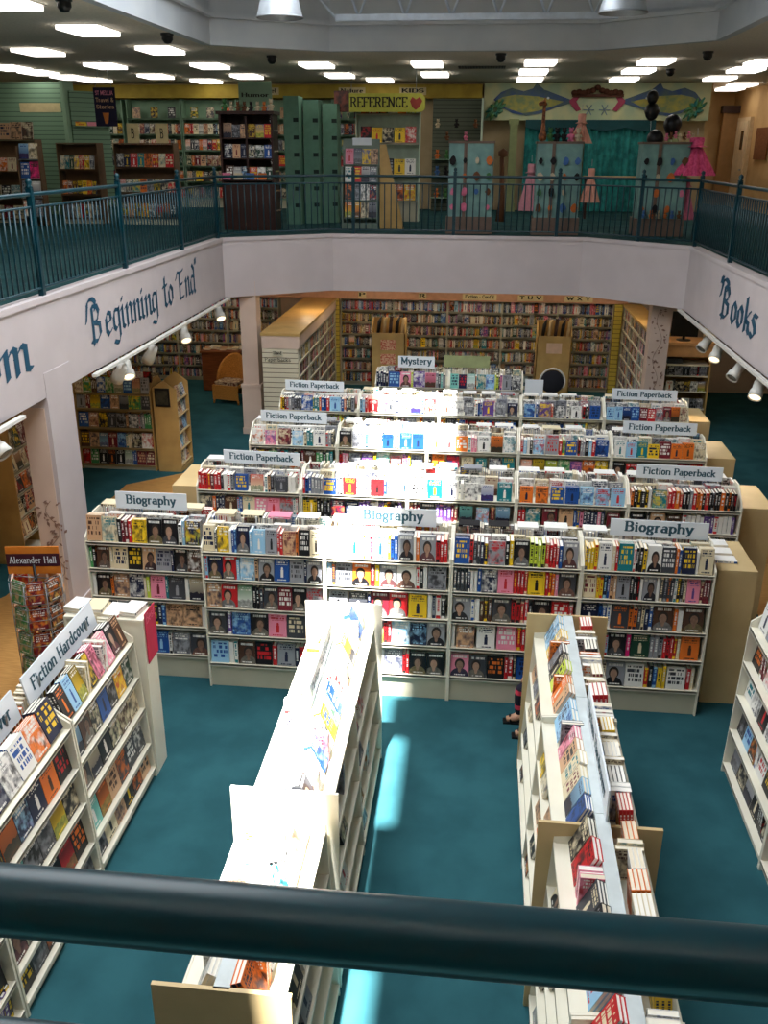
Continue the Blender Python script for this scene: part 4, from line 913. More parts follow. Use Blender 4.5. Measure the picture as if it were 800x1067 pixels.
tr = tag(MB().box(-4.68, 10.6, 2.7, -4.62, 16.9, 2.735).build('lighting_track', WHITEM), 'long white lighting track under the left balcony edge', 'lighting track')
tag(MB().box(-4.68, 3, 2.7, -4.62, 8.75, 2.735).build('lighting_track', WHITEM), 'white lighting track near the left picture edge', 'lighting track')
tag(MB().box(3.42, 6, 2.7, 3.48, 16.7, 2.735).build('lighting_track', WHITEM), 'long white lighting track under the right balcony edge', 'lighting track')
LS = [(-4.78, 11.72, 0, 'first'), (-4.78, 11.98, 1, 'second'), (-4.78, 12.95, 0, 'third'), (-4.78, 14.55, 1, 'fourth'), (-4.78, 16.65, 1, 'fifth')]
for x, y, l_, nm in LS: spot(x, y, 2.5, (-.55, .35, -.8) if not l_ else (.38, -.6, -.7), l_, '%s%s track spotlight from the near pillar on the left balcony' % ('lit ' if l_ else 'unlit ', nm))
RS = [(3.6, 15.1, 0, 'first'), (3.6, 14.35, 1, 'second'), (3.6, 13.1, 0, 'third'), (3.6, 12.05, 1, 'fourth')]
for x, y, l_, nm in RS: spot(x, y, 2.46, (-.6, -.5, -.7) if not l_ else (-.35, -.62, -.7), l_, '%s%s track spotlight from the painted pillar on the right balcony' % ('lit ' if l_ else 'unlit ', nm))
spot(-4.75, 8.3, 2.55, (.7, -.2, -.6), 0, 'white track spotlight at the left picture edge')
for k, (x, y) in enumerate(((-3.65, 19.4), (-3.15, 19.4), (-1.2, 19.5), (.62, 19.5), (3.45, 19.0))):
    z = 2.55
    r = empty('ceiling_spotlight', (x, y, z), 0, '%s small lit ceiling spotlight behind the far balcony band' % ORD[k], 'spotlight')
    MB().lathe([(.05, .28), (.07, .2), (.08, .05), (.075, .05), (.06, .1)], seg=16).tube([(0, 0, .2), (0, 0, .45)], .012, 6).build('housing', WHITEM, r)
    MB().lathe([(0, 0), (.05, .01), (.07, .05), (.07, .08)], seg=16).build('bulb', BULB, r)
    l = bpy.data.lights.new('spot_glow', 'POINT'); l.energy = 9; l.color = (1, .76, .48); l.shadow_soft_size = .05
    lo = bpy.data.objects.new('spot_glow', l); COL.objects.link(lo); lo.parent = r; lo.location = (0, 0, -.06)
# lower ceiling fluorescent panels (hidden behind the balcony band from here, they light the aisles)
for k, (x, y) in enumerate(((-2.2, 20.2), (.2, 20.2), (2.4, 20.2), (-6.6, 20.2), (-9, 20.2), (-7.2, 16.4), (-7.2, 12.6), (-5.9, 19.0), (4.6, 17.6), (-7.0, 9.0))):
    r = empty('ceiling_light', (x, y, 2.97), 0, 'recessed light panel of the lower ceiling, number %d from the back wall side' % (k+1), 'ceiling light', 'lower ceiling light panels')
    MB().box(-.3, -.6, 0, .3, .6, .03).build('frame', WHITEM, r); MB().box(-.27, -.57, -.005, .27, .57, 0).build('diffuser', TUBEW, r)

# ------------------------------------------------------------------ person crouching behind the shaded island
def person():
    P = [(.86, 7.7, .34), (.84, 7.7, .58), (.82, 7.7, .8), (.79, 7.7, .92), (.77, 7.7, 1.02), (.75, 7.7, 1.12),     # 0-5 spine
         (.80, 7.52, .8), (.72, 7.5, .56), (.64, 7.56, .5), (.80, 7.88, .8), (.72, 7.9, .56), (.64, 7.86, .5),         # arms
         (.82, 7.6, .32), (.6, 7.6, .46), (.6, 7.6, .09), (.82, 7.82, .32), (.54, 7.84, .42), (.55, 7.84, .09)]      # legs
    Ed = [(0,1),(1,2),(2,3),(3,4),(4,5),(2,6),(6,7),(7,8),(2,9),(9,10),(10,11),(0,12),(12,13),(13,14),(0,15),(15,16),(16,17)]
    Rr = [.13,.12,.12,.05,.08,.085,.055,.04,.032,.055,.04,.032,.09,.062,.045,.09,.062,.045]
    me = bpy.data.meshes.new('person'); me.from_pydata(P, Ed, []); o = bpy.data.objects.new('person', me); COL.objects.link(o)
    md = o.modifiers.new('skin', 'SKIN'); sv = me.skin_vertices[0].data if me.skin_vertices else None
    if sv is None:
        import bmesh
        bm = bmesh.new(); bm.from_mesh(me); bm.verts.layers.skin.verify(); bm.to_mesh(me); bm.free(); sv = me.skin_vertices[0].data
    for i, v in enumerate(sv): v.radius = (Rr[i], Rr[i]); v.use_root = (i == 0)
    o.modifiers.new('sub', 'SUBSURF').levels = 2; o.modifiers['sub'].render_levels = 2
    me.materials.append(slatmat('striped_clothes', srgb(22, 20, 40), srgb(214, 60, 84), .17, 'Z', .9, .3))
    tag(o, 'person crouching at the biography shelves in dark clothes with a pink stripe', 'person')
    SK = mat('skin', srgb(206, 158, 128), .6)
    h = MB().lathe([(0, -.13), (.05, -.12), (.075, -.06), (.082, .02), (.07, .09), (.04, .12), (0, .13)], c=(.735, 7.7, 1.13), seg=16)
    h.tube([(.655, 7.7, 1.14), (.64, 7.7, 1.115), (.665, 7.7, 1.105)], [.01, .014, .01], 6); h.build('head', SK, o)
    MB().lathe([(.086, 0), (.09, .05), (.08, .1), (.045, .14), (0, .15)], c=(.75, 7.7, 1.13), seg=16).tube([(.82, 7.7, 1.2), (.84, 7.7, 1.05), (.84, 7.7, .95)], [.05, .05, .03], 8).build('hair', mat('brown_hair', srgb(52, 34, 24), .7), o)
    for yy in (7.6, 7.84):
        dx = .09 if yy < 7.7 else .01; MB().tube([(.56+dx, yy, .1), (.5+dx, yy, .055), (.42+dx, yy, .035)], [.042, .04, .028], 10).build('foot', SK, o)
        MB().box(.385+dx, yy-.045, 0, .6+dx, yy+.045, .018).tube([(.46+dx, yy-.045, .02), (.45+dx, yy, .085), (.46+dx, yy+.045, .02)], .012, 6).build('sandal', BLACK, o)
    for yy, sx in ((7.58, 1), (7.84, 1)):
        m = MB(); m.tube([(.64, yy, .5), (.62, yy, .51), (.6, yy, .51)], [.026, .034, .03], 8)
        for k in range(4): m.tube([(.6, yy-.022+.015*k, .51), (.565-.006*(k in (1, 2)), yy-.024+.016*k, .5), (.55, yy-.024+.016*k, .475)], [.008, .0075, .006], 6)
        m.tube([(.63, yy-.025, .5), (.6, yy-.05, .495), (.58, yy-.05, .48)], [.01, .009, .007], 6); m.build('hand', SK, o)
person()

# ================================================================== RAILINGS
def railing(pts, name, label, nb=None, newels=(), start=0, tot=True):
    r = empty(name, (pts[0][0], pts[0][1], FL), 0, label, 'railing'); o0 = Vector((pts[0][0], pts[0][1], FL))
    def seg(z, rad, nm):
        mb = MB(); mb.tube([tuple(Vector((p[0], p[1], FL+z))-o0) for p in pts], rad, 10); mb.build(nm, TEAL, r)
    seg(1.06, .023, 'top_rail'); seg(.93, .014, 'middle_rail'); seg(.09, .014, 'bottom_rail')
    proto = None
    for a, b in zip(pts[:-1], pts[1:]):
        a, b = Vector(a), Vector(b); L_ = (b-a).length; n = max(2, int(L_/.118))
        for k in range(n):
            p = a+(b-a)*((k+.5)/n)
            if proto is None:
                proto = MB().tube([(0, 0, .09), (0, 0, .93)], .011, 6).build('baluster', TEAL, r); bl = proto
            else:
                bl = proto.copy(); COL.objects.link(bl); bl.parent = r
            bl.location = (p.x-o0.x, p.y-o0.y, 0)
    pn = None
    for (x, y) in newels:
        if pn is None:
            pn = MB().box(-.03, -.03, 0, .03, .03, 1.12).lathe([(.03, 1.12), (.045, 1.13), (.02, 1.15), (.035, 1.18), (.03, 1.205), (0, 1.225)], seg=12).build('newel_post', TEAL, r); q = pn
        else:
            q = pn.copy(); COL.objects.link(q); q.parent = r
        q.location = (x-o0.x, y-o0.y, 0)
    return r
LR = LX-.06
railing([(LR, 5.6), (LR, 16.97)], 'balcony_railing', 'dark teal railing along the left balcony', newels=[(LR, y) for y in (7.4, 9.85, 12.35, 14.85, 16.97)])
railing([(LR, 16.97), (-2.92, FY+.07), (1.87, FY+.07), (RX+.06, 16.8)], 'balcony_railing', 'dark teal railing across the far balcony', newels=[(-2.5, FY+.07), (-.58, FY+.07), (1.35, FY+.07), (2.75, 17.55)])
railing([(RX+.06, 16.8), (RX+.06, 5.6)], 'balcony_railing', 'dark teal railing along the right balcony', newels=[(RX+.06, 16.78), (RX+.06, 14.3), (RX+.06, 11.85), (RX+.06, 9.4), (RX+.06, 7.0)])
r = empty('balcony_railing', (0, .44, FL), 0, 'thick dark teal handrail crossing close in front of the camera', 'railing')
MB().tube([(LX, 0, 1.06), (RX, 0, 1.06)], .0225, 32).build('top_rail', TEAL, r)
MB().tube([(LX, 0, .93), (RX, 0, .93)], .014, 20).build('middle_rail', TEAL, r)
MB().tube([(LX, 0, .09), (RX, 0, .09)], .014, 12).build('bottom_rail', TEAL, r)
bp = MB().tube([(0, 0, .09), (0, 0, .93)], .008, 6).build('baluster', TEAL, r)
for k in range(66):
    q = bp if k == 0 else bp.copy()
    if k: COL.objects.link(q); q.parent = r
    q.location = (-4.6+k*.122, 0, 0)
# painted words on the balcony band
def painted(text, wid, hgt, org, xd, label, st=.165):
    o = put_text(text, wid, org, xd, (0, 0, 1), INKT, 'painted_lettering', hmax=hgt, gl=GC, stroke=st, nib=radians(38), space=.0)
    return tag(o, label, 'lettering')
painted('Beginning to', 3.2, .42, (LX+.003, 12.48, 3.07), (0, 1, 0), 'large blue-green calligraphy Beginning to on the left balcony band')
painted('End"', 1.05, .42, (LX+.003, 14.85, 3.08), (0, 1, 0), 'blue-green calligraphy End on the left balcony band')
painted('from', 1.7, .42, (LX+.003, 8.45, 3.1), (0, 1, 0), 'last letter of a blue-green painted word at the left picture edge')
painted('"Books', 2.1, .42, (RX-.003, 13.3, 3.06), (0, -1, 0), 'blue-green calligraphy Books on the right balcony band', .21)

# ================================================================== UPPER FLOOR
struct(MB().box(7.3, YN, FL, 7.45, 31.1, ZC+.1), 'wall_corridor', mat('beige_wall_paint', srgb(206, 172, 120), .8, srgb(196, 160, 108), 2))
struct(MB().box(5.6, YF, FL, 5.7, 31.1, ZC+.1).box(5.6, 31.0, FL, 7.45, 31.15, ZC+.1), 'wall_corridor_end', MATS['beige_wall_paint'])
struct(MB().box(5.6, YF, FL-.1, 7.45, 31.1, FL-.001), 'floor_corridor', CARPET); struct(MB().box(5.6, YF, ZC, 7.45, 31.1, ZC+.1), 'ceiling_corridor', CEIL)
# ------------------------------------------------------------------ ceiling panels, cameras, pendants
CL_ = [(-5.93,14.68),(-8.17,17.79),(-10.43,21.19),(-10.39,22.5),(-10.3,23.98),(-10.07,24.97),(-8.11,20.8),(-5.82,17.57),(-8.03,23.74),(-5.87,20.89),(-5.81,23.81),(-7.26,25.39),
       (-3.58,20.76),(-3.53,23.59),(-2.75,25.17),(-1.29,20.63),(-1.28,23.37),(.96,20.3),(.93,22.63),(.95,24.95),(3.16,20.19),(3.17,22.46),(3.21,25.02),(5.41,24.77),(5.38,22.29),(5.29,20.48),(6.6,28.8),(6.5,27.1),(-5.85,11.9),
       (5.35,17.5),(5.35,14.5),(-8.2,14.7),(-10.5,17.8),(-10.5,14.7)]
for k, (x, y) in enumerate(CL_):
    zone = 'left' if x < -4.5 else 'far' if x < 4.5 else 'right'
    r = empty('ceiling_light', (x, y, ZC), 0, '', 'ceiling light', 'upper ceiling fluorescent panels')
    r['label'] = 'glowing fluorescent ceiling panel, %s by depth in the %s part of the upper ceiling' % (ORD[sum(1 for q in CL_ if q[1] < y and ('left' if q[0] < -4.5 else 'far' if q[0] < 4.5 else 'right') == zone)], zone)
    MB().box(-.33, -.5, -.012, .33, .5, 0).build('frame', WHITEM, r); MB().box(-.3, -.47, -.07, .3, .47, -.012).build('diffuser', TUBE, r)
for k, (x, y) in enumerate([(-5.08, 11.9), (-4.98, 15.4), (-4.15, 19.05), (.17, 18.84), (3.81, 18.63), (3.84, 22.4)]):
    r = empty('security_camera', (x, y, ZC), 0, '%s black security camera on the upper ceiling, counted round the light well from the left' % ORD[k], 'camera')
    MB().lathe([(.1, 0), (.1, -.03), (.05, -.05)], seg=14).build('base', BLACK, r)
    MB().lathe([(.085, -.04), (.085, -.09), (.05, -.14), (0, -.15)], seg=14).build('dome', BLACK, r)
r = empty('air_vent', (-.2, 21.8, ZC-.012), 0, 'dark slotted air vent in the upper ceiling between light panels', 'vent')
MB().box(-.5, -.3, 0, .5, .3, .012).build('grille', slatmat('vent_slats', srgb(90, 88, 82), srgb(24, 24, 24), .06, 'X', .6, .5), r)
def pendant(x, y, z, label):
    r = empty('pendant_lamp', (x, y, z), 0, label, 'lamp')
    MB().lathe([(.27, 0), (.262, .04), (.235, .14), (.205, .24), (.15, .32), (.07, .38), (.05, .46)], seg=32).lathe([(.262, .002), (.225, .14), (.19, .24), (.05, .34)], seg=32).build('lamp_shade', mat('aluminium_shade', srgb(178, 184, 190), .45, metal=.5), r)
    MB().lathe([(.272, -.008), (.285, 0), (.272, .012), (.262, .004), (.272, -.008)], seg=32).build('rim', METAL, r)
    MB().tube([(0, 0, .45), (0, 0, 8.6-z)], .01, 6).build('rod', METAL, r)
    MB().lathe([(0, .1), (.05, .12), (.06, .2), (.03, .3)], seg=12).build('bulb', mat('frosted_glass', srgb(220, 220, 215), .3), r)
pendant(-2.5, 12, 6.74, 'grey aluminium pendant lamp high on the left of the light well')
pendant(1.46, 12, 6.76, 'grey aluminium pendant lamp high on the right of the light well')
# ------------------------------------------------------------------ mint wall shelving
MSLAT = slatmat('mint_slatwall', srgb(122, 156, 130), srgb(66, 92, 76), .1)
UZ = [2.28, 1.88, 1.48, 1.08, .68, .25]
UB = [(-12.95, 1.5), (-11.4, 1.5), (-9.78, 1.5), (-8.24, 1.5), (-6.7, 1.5), (-5.15, 1.0), (-4.12, .72)]
UP = 'kkdGBsromynteccr'
R2 = random.Random(23)
for i, (x, wd) in enumerate(UB):
    bay((x, 26.6), 0, wd, UZ, .35, '%s mint green bookcase from the left along the upper back wall' % ORD[i], 'mint bookcases of the upper back wall', ztop=2.75, double=False, side=MINT, shelfm=MINT, square=True, zb=FL)
    for s in range(6):
        toks = [q for _ in range(3) for q in ('_', '_', 'F'+R2.choice(UP), '_')] if s == 0 else rnd(R2, 12, .6, UP)
        fill((x, 26.6, FL), 0, .03, wd-.06, UZ[s], -.34, toks, R2, '%s mint bookcase upstairs' % ORD[i], WSH[s], small=1.15, copies=(1, 1))
struct(MB().box(-13.2, 26.2, FL+2.78, -.2, 26.68, FL+3.1), 'trim_yellow_valance', mat('yellow_valance', srgb(186, 160, 60), .7, srgb(168, 142, 52), 3))
for tx, x in (('History', -11.9), ('Travel', -5.9), ('Nature', -3.6), ('KIDS', -2.0)):
    sign(tx, .7, .18, (x, 26.19, FL+2.85), 0, 'small %s header strip on the yellow valance upstairs' % tx, board=MATS['cream_card'], ink=INKK, post=False, hletter=.09)
# white framed shelving below the Reference sign
WHZ = [2.25, 1.66, 1.0, .45]
bay((-2.92, 22.1), 0, 1.42, WHZ, .3, 'white framed shelf unit with colourful boxes under the Reference sign', ztop=2.55, double=False, side=mat('pale_mint_frame', srgb(196, 214, 196), .6), square=True, zb=FL)
for s in range(4): fill((-2.92, 22.1, FL), 0, .1, 1.25, WHZ[s], -.28, ['F'+R2.choice('rykorwrw') for _ in range(5)], R2, 'white framed shelf unit upstairs', WSH[s], small=1.3 if s else 1.0, copies=(1, 2), maxh=.4)
r = empty('reference_sign', (-2.28, 21.6, FL+2.28), 0, 'hanging olive REFERENCE sign with rounded owl end and black letters', 'sign')
MB().prism([(-.75, 0), (.82, 0), (.9, .06), (.9, .28), (.82, .37), (-.75, .37)], 'y', -.012, .012).build('panel', mat('olive_yellow_board', srgb(176, 178, 70), .6), r)
mb, wd = lettering('REFERENCE', 1, stroke=.17, serif=.12); s_ = 1.25/wd; mb.v = [(v[0]*s_-.1, -.014-v[2], .1+v[1]*.19) for v in mb.v]; mb.build('lettering', INKK, r)
m = MB().prism([(.62, .1), (.7, .04), (.78, .1), (.84, .22), (.78, .3), (.7, .25), (.62, .3), (.57, .22)], 'y', -.02, -.012); m.build('emblem', mat('brick_paint', srgb(150, 60, 50), .7), r)
MB().box(-1.08, -.02, .0, -.76, .02, .42).build('picture_card', mat('dark_poster', srgb(48, 34, 34), .6, srgb(110, 60, 50), 9), r)
MB().tube([(-.7, 0, .37), (-.7, 0, ZC-FL-2.28)], .006, 5).tube([(.7, 0, .37), (.7, 0, ZC-FL-2.28)], .006, 5).build('hanger', METAL, r)
# dark gift wall
r = empty('gift_wall', (-1.45, 25.9, FL), 0, 'dark slatted wall hung with plush toys and gifts beside the mural', 'display')
MB().box(0, 0, 0, 1.25, .05, 2.75).build('slat_panel', slatmat('dark_slatwall', srgb(88, 96, 80), srgb(40, 44, 38), .1), r); MB().box(1.25, -.3, 0, 1.3, .05, 2.75).build('side_panel', MATS['pale_mint_frame'], r)
for z in (.35, .9, 1.3): MB().box(0, -.28, z-.02, 1.25, 0, z).build('shelf', MINT, r)
TOYC = [mat('toy_'+n, srgb(*c), .9, None, 20, .3) for n, c in (('brown', (110, 70, 44)), ('black', (30, 28, 30)), ('cream', (206, 190, 160)), ('green', (70, 120, 70)), ('pink', (220, 120, 150)), ('blue', (70, 110, 170)), ('orange', (206, 110, 50)))]
TN = ['brown', 'black', 'cream', 'green', 'pink', 'blue', 'orange']
def toy(x, y, z, s, c, label, group=None):
    r = empty('plush_toy', (x, y, z), R2.uniform(-.4, .4), label, 'toy', group); m = TOYC[c]
    def ball(cx, cy, cz, rx, rz, nm, mm=m):
        b = MB().lathe([(rx*sin(pi*k/8), cz-rz*cos(pi*k/8)) for k in range(9)], c=(cx, cy, 0), seg=12); return b.build(nm, mm, r)
    ball(0, 0, .5*s, .34*s, .5*s, 'body'); h = ball(0, -.04*s, 1.25*s, .3*s, .32*s, 'head')
    m2 = MB()
    for sx in (-1, 1):
        m2.lathe([(.11*s*sin(pi*k/6), 1.55*s-.12*s*cos(pi*k/6)) for k in range(7)], c=(sx*.2*s, 0, 0), seg=8)
    m2.build('ears', m, r); m3 = MB()
    for sx in (-1, 1): m3.tube([(sx*.28*s, -.05*s, .8*s), (sx*.46*s, -.22*s, .5*s)], [.12*s, .1*s], 8)
    m3.build('arms', m, r); m4 = MB()
    for sx in (-1, 1): m4.tube([(sx*.18*s, -.1*s, .15*s), (sx*.26*s, -.5*s, .12*s)], [.15*s, .12*s], 8)
    m4.build('legs', m, r); return r
for k in range(20):
    c = R2.randrange(7); row = k//5
    zz = (FL+.35, FL+.9, FL+1.3, FL+1.3)[row]; 
    if row == 3: x = -1.4+.24*(k % 5); toy(x+.1, 25.62, FL+1.75+.3*(k % 2), .13, c, '%s toy hanging high on the dark gift wall, %s from its left' % (TN[c], ORD[k % 5])); 
    else: toy(-1.3+.24*(k % 5), 25.75, zz, .14, c, '%s toy on the %s ledge of the dark gift wall, %s from its left' % (TN[c], ['lowest', 'middle', 'upper'][row], ORD[k % 5]))
# mural band with two fish
r = tag(MB().box(-.15, 26.3, 6.03, 5.58, 26.42, 6.93).build('wall_mural_panel', mat('mural_ground', srgb(206, 206, 160), .8, srgb(170, 190, 160), 1.6)), kind='structure')
def fish(x0, x1, zc, name, flip):
    rr = empty('painted_fish', (0, 26.27, 0), 0, name, 'mural fish'); L_ = x1-x0
    def P(t, z): return (x0+L_*(1-t if flip else t), zc+z)
    topc = [(0, .02), (.08, .2), (.2, .3), (.34, .22), (.46, .3), (.6, .24), (.75, .12), (.88, .02)]; bot = [(.88, -.06), (.72, -.16), (.55, -.3), (.38, -.36), (.22, -.3), (.1, -.16)]
    MB().prism([P(*p) for p in topc+bot], 'y', 0, .02).build('body', mat('fish_blue', srgb(64, 88, 140), .7, srgb(90, 110, 110), 3), rr)
    MB().prism([P(*p) for p in [(.03, 0), (.1, .08), (.24, .14), (.5, .1), (.8, -.02), (.7, -.12), (.5, -.25), (.34, -.3), (.18, -.2), (.1, -.12)]], 'y', -.008, 0).build('belly', mat('fish_gold', srgb(176, 164, 80), .7, srgb(120, 140, 100), 5), rr)
    MB().prism([P(*p) for p in [(.86, 0), (.97, .2), (1.0, .16), (.94, -.02), (1.0, -.22), (.95, -.26), (.87, -.06)]], 'y', -.006, .01).build('tail_fin', mat('fish_pink', srgb(170, 66, 96), .7), rr)
    MB().prism([P(*p) for p in [(.44, .28), (.48, .42), (.58, .24)]], 'y', -.004, .01).build('dorsal_fin', MATS['fish_blue'], rr)
    MB().prism([P(.62+.015*cos(a), .06+.03*sin(a)) for a in [k*pi/4 for k in range(8)]], 'y', -.014, -.008).build('eye', SIGNW, rr)
fish(.1, 2.35, 6.5, 'left painted blue and gold fish of the mural', False); fish(3.15, 5.35, 6.5, 'right painted gold fish of the mural with pink tail', True)
WV = mat('mural_teal', srgb(40, 120, 116), .7, srgb(90, 130, 70), 6)
for cx, cz, sc_ in ((.15, 6.28, .26), (5.2, 6.3, .28)):
    m = MB()
    for k in range(9):
        a = k*.7; m.tube([(cx+sc_*cos(a)*t, 26.22, cz+sc_*sin(a+.6*t)*t) for t in (.2, .6, 1.0)], [.06, .05, .02], 6)
    tag(m.build('painted_wave', WV), 'painted teal wave at the %s end of the mural' % ('curtain-post' if cx < 1 else 'corridor'), 'mural detail')
for k, x in enumerate((2.55, 2.95)):
    m = MB()
    for j in range(6): m.tube([(x, 26.285, 6.28), (x+.14*cos(j*pi/3), 26.285, 6.28+.14*sin(j*pi/3))], .012, 5)
    tag(m.build('painted_snowflake', mat('pale_blue_paint', srgb(130, 150, 170), .7)), '%s pale blue painted star between the two mural fish' % ['left', 'right'][k], 'mural detail')
m = MB()
for k in range(11):
    x = 2.15+.115*k; m.lathe([(.085*sin(pi*j/6), -.07*cos(pi*j/6)) for j in range(7)], c=(x, 26.2, 6.68+.1*max(0, 1-abs(k-5)/2.2)+.02*(k % 2)), seg=8)
tag(m.box(2.1, 26.2, 6.58, 3.4, 26.28, 6.66).build('carved_ornament', mat('rust_carving', srgb(84, 44, 26), .7)), 'rust brown carved ornament on top of the mural wall', 'ornament')
# teal curtains
CUR = mat('teal_curtain', srgb(50, 150, 146), .8, srgb(30, 112, 112), 5)
def curtain(x0, x1, z0, z1, y, label):
    r = empty('curtain', (x0, y, z0), 0, label, 'curtain'); m = MB(); n = int((x1-x0)/.025); W_ = x1-x0
    for k in range(n):
        a, b = W_*k/n, W_*(k+1)/n; fa, fb = .045*sin(a*38)+.02*sin(a*17), .045*sin(b*38)+.02*sin(b*17)
        m.quad([(a, fa, 0), (b, fb, 0), (b, fb*.7, z1-z0), (a, fa*.7, z1-z0)], smooth=True)
    m.build('drape', CUR, r); m = MB(); n = 40
    for k in range(n):
        a, b = W_*k/n, W_*(k+1)/n; za, zb_ = -.1-.08*abs(sin(a*3.2)), -.1-.08*abs(sin(b*3.2)); H_ = z1-z0
        m.quad([(a, -.09, H_+za-.06), (b, -.09, H_+zb_-.06), (b, -.07, H_+.02), (a, -.07, H_+.02)], smooth=True)
    m.build('valance', mat('dark_teal_velvet', srgb(10, 66, 72), .8), r)
curtain(.95, 2.35, FL+.02, 6.02, 26.15, 'left teal pleated curtain under the fish mural'); curtain(2.5, 4.25, FL+.02, 6.02, 26.15, 'right teal pleated curtain under the fish mural')
tag(MB().box(0, 0, 0, .2, .15, 2.25).box(-.03, -.02, 0, .23, .16, .2).box(-.03, -.02, 2.15, .23, .16, 2.27).build('wooden_post', mat('pale_green_post', srgb(140, 150, 104), .7), loc=(.55, 26.0, FL)), 'pale green post at the left side of the curtains', 'post')
tag(MB().box(0, 0, 0, .25, .15, 2.25).build('wooden_post', MATS['pale_green_post'], loc=(4.6, 26.0, FL)), 'pale green post at the right side of the curtains', 'post')
r = empty('wooden_bench', (2.3, 23.4, FL), 0, 'long wooden table board before the curtains', 'table')
MB().box(0, 0, .92, 1.4, .5, .96).build('top', TAN2, r)
for x in (.05, 1.3):
    for y in (.04, .42): MB().box(x, y, 0, x+.05, y+.05, .92).build('leg', DWOOD, r)
# dark wooden cabinet with plush toys
r = empty('dark_cabinet', (-5.2, 18.85, FL), 0, 'dark wooden cabinet with books just behind the far railing', 'cabinet')
MB().box(0, 0, 0, .04, .5, 2.14).box(1.02, 0, 0, 1.06, .5, 2.14).box(0, .46, 0, 1.06, .5, 2.14).box(.51, .02, .95, .55, .5, 2.1).build('body', DWOOD, r)
MB().box(.03, .0, 0, 1.03, .03, .9).build('lower_doors', DWOOD, r); MB().box(-.04, -.04, 2.14, 1.1, .54, 2.2).build('top', DWOOD, r)
CZ = [1.72, 1.35, .95]
for z in CZ: MB().box(.04, .01, z-.02, 1.02, .46, z).build('shelf', DWOOD, r)
for s, z in enumerate(CZ): fill((-5.16, 19.1, FL), 0, .02, .98, z, -.2, ['F'+R2.choice('ddBswnbGr') for _ in range(6)], R2, 'dark cabinet behind the railing', SH5[s], copies=(1, 1))
for k in range(5): fill((-4.12, 18.9, FL), pi/2, .02, .42, .35+.37*k, .0, ['Fk', 'FB', 'Fs'], R2, 'magazine side of the dark cabinet', WSH[k], copies=(1, 1), lean=.3)
for k in range(8):
    c = [3, 2, 0, 0, 1, 2, 6, 2][k]; toy(-5.1+.13*k, 19.0, FL+2.2, .105+.03*(k in (0, 7)), c, '%s plush toy on top of the dark cabinet, %s from its left' % (TN[c], ORD[k]))
sign('Humor', .68, .42, (-4.7, 19.9, FL+2.36), 0, 'mint header board rising behind the dark cabinet', board=MINT, ink=INKK, post=True, hletter=.07)
for k in range(4): tag(MB().box(0, 0, 0, .16, .03, .12).build('gift_box', [TOYC[4], TOYC[2], TOYC[5], TOYC[6]][k], loc=(-5.18+.24*k, 18.84, FL+.96)), '%s small gift box on the ledge of the dark cabinet' % TN[[4, 2, 5, 6][k]], 'box')
# mint cubby towers
for k, (x, y) in enumerate(((-4.28, 20.6), (-3.92, 20.9), (-3.56, 21.2))):
    r = empty('cubby_tower', (x, y, FL), 0, '%s tall mint tower with square notches beside the dark cabinet' % ORD[k], 'shelf tower')
    MB().box(0, 0, 0, .32, .5, 2.55-.06*k).build('body', mat('dim_mint', srgb(98, 140, 120), .6), r)
    for j in range(6): MB().box(.2, -.004, .35+.34*j, .31, .02, .43+.34*j).build('notch_shade', mat('notch_shade_paint', srgb(30, 46, 42), .8), r)  # dark flush blocks; the shade inside open notches is put into their colour
# left side units
def lowunit(x, y, wd, zs, zt, label, unit, m=MATS['honey_laminate'], top=True):
    bay((x, y), 0, wd, zs, .32, label, ztop=zt, double=False, side=m, shelfm=m, square=True, zb=FL)
    topboard(bpy.data.objects[-1] if False else COL.objects[-1].parent or COL.objects[-1], 0, -.32, wd, .012, zt, m)
    for s, z in enumerate(zs): fill((x, y, FL), 0, .03, wd-.06, z, -.31, ['F'+R2.choice(UP) for _ in range(8)], R2, unit, WSH[s], copies=(1, 1), small=1.15, lean=.15)
    if top: fill((x, y, FL), 0, .03, wd-.06, zt+.022, -.28, ['F'+R2.choice('yrsyBow') for _ in range(7)], R2, unit, 'top', copies=(1, 1), small=1.35, lean=.15, maxh=.34)
GW = mat('grey_brown_laminate', srgb(120, 92, 66), .6)
lowunit(-11.3, 20.3, 1.8, [1.05, .5, .08], 1.66, 'low brown magazine unit at the far left of the upper floor', 'far left magazine unit', GW)
lowunit(-9.05, 20.3, .9, [1.1, .6, .12], 1.6, 'low brown shelf unit behind the blue literature rack', 'low shelf unit behind the blue rack', GW, top=False)
lowunit(-7.8, 20.3, 1.3, [1.15, .65, .15], 1.6, 'low brown shelf unit under the hanging navy banner', 'low unit under the navy banner', GW, top=False)
for k in range(2):
    t = tag(MB().box(0, 0, 0, .26, .01, .38).build('price_card', MATS['cream_card'], loc=(-7.5+.62*k, 20.05, FL+1.622)), '%s cream price card standing on the low unit under the banner' % ['left', 'right'][k], 'card')
    mb, wd = lettering('D' if False else 'B', 1, stroke=.16); mb.v = [(.13+v[0]*.1, -.002-v[2], .1+v[1]*.18) for v in mb.v]; mb.build('lettering', INKK, t)
r = empty('banner', (-8.12, 20.0, 5.72), 0, 'dark navy hanging banner with orange and pink lettering', 'banner')
MB().box(0, 0, 0, .46, .012, .74).build('cloth', mat('navy_cloth', srgb(22, 18, 50), .8), r)
for k, (tx, c) in enumerate((('ST MELLIA', 'p'), ('Travel &', 's'), ('Stories', 's'))):
    mb, wd = lettering(tx, 1, stroke=.16); s_ = .38/wd; mb.v = [(.23+v[0]*s_, -.002-v[2], .6-.13*k+v[1]*.075) for v in mb.v]; mb.build('lettering', mat('banner_ink_'+c, PAL[c], .7), r)
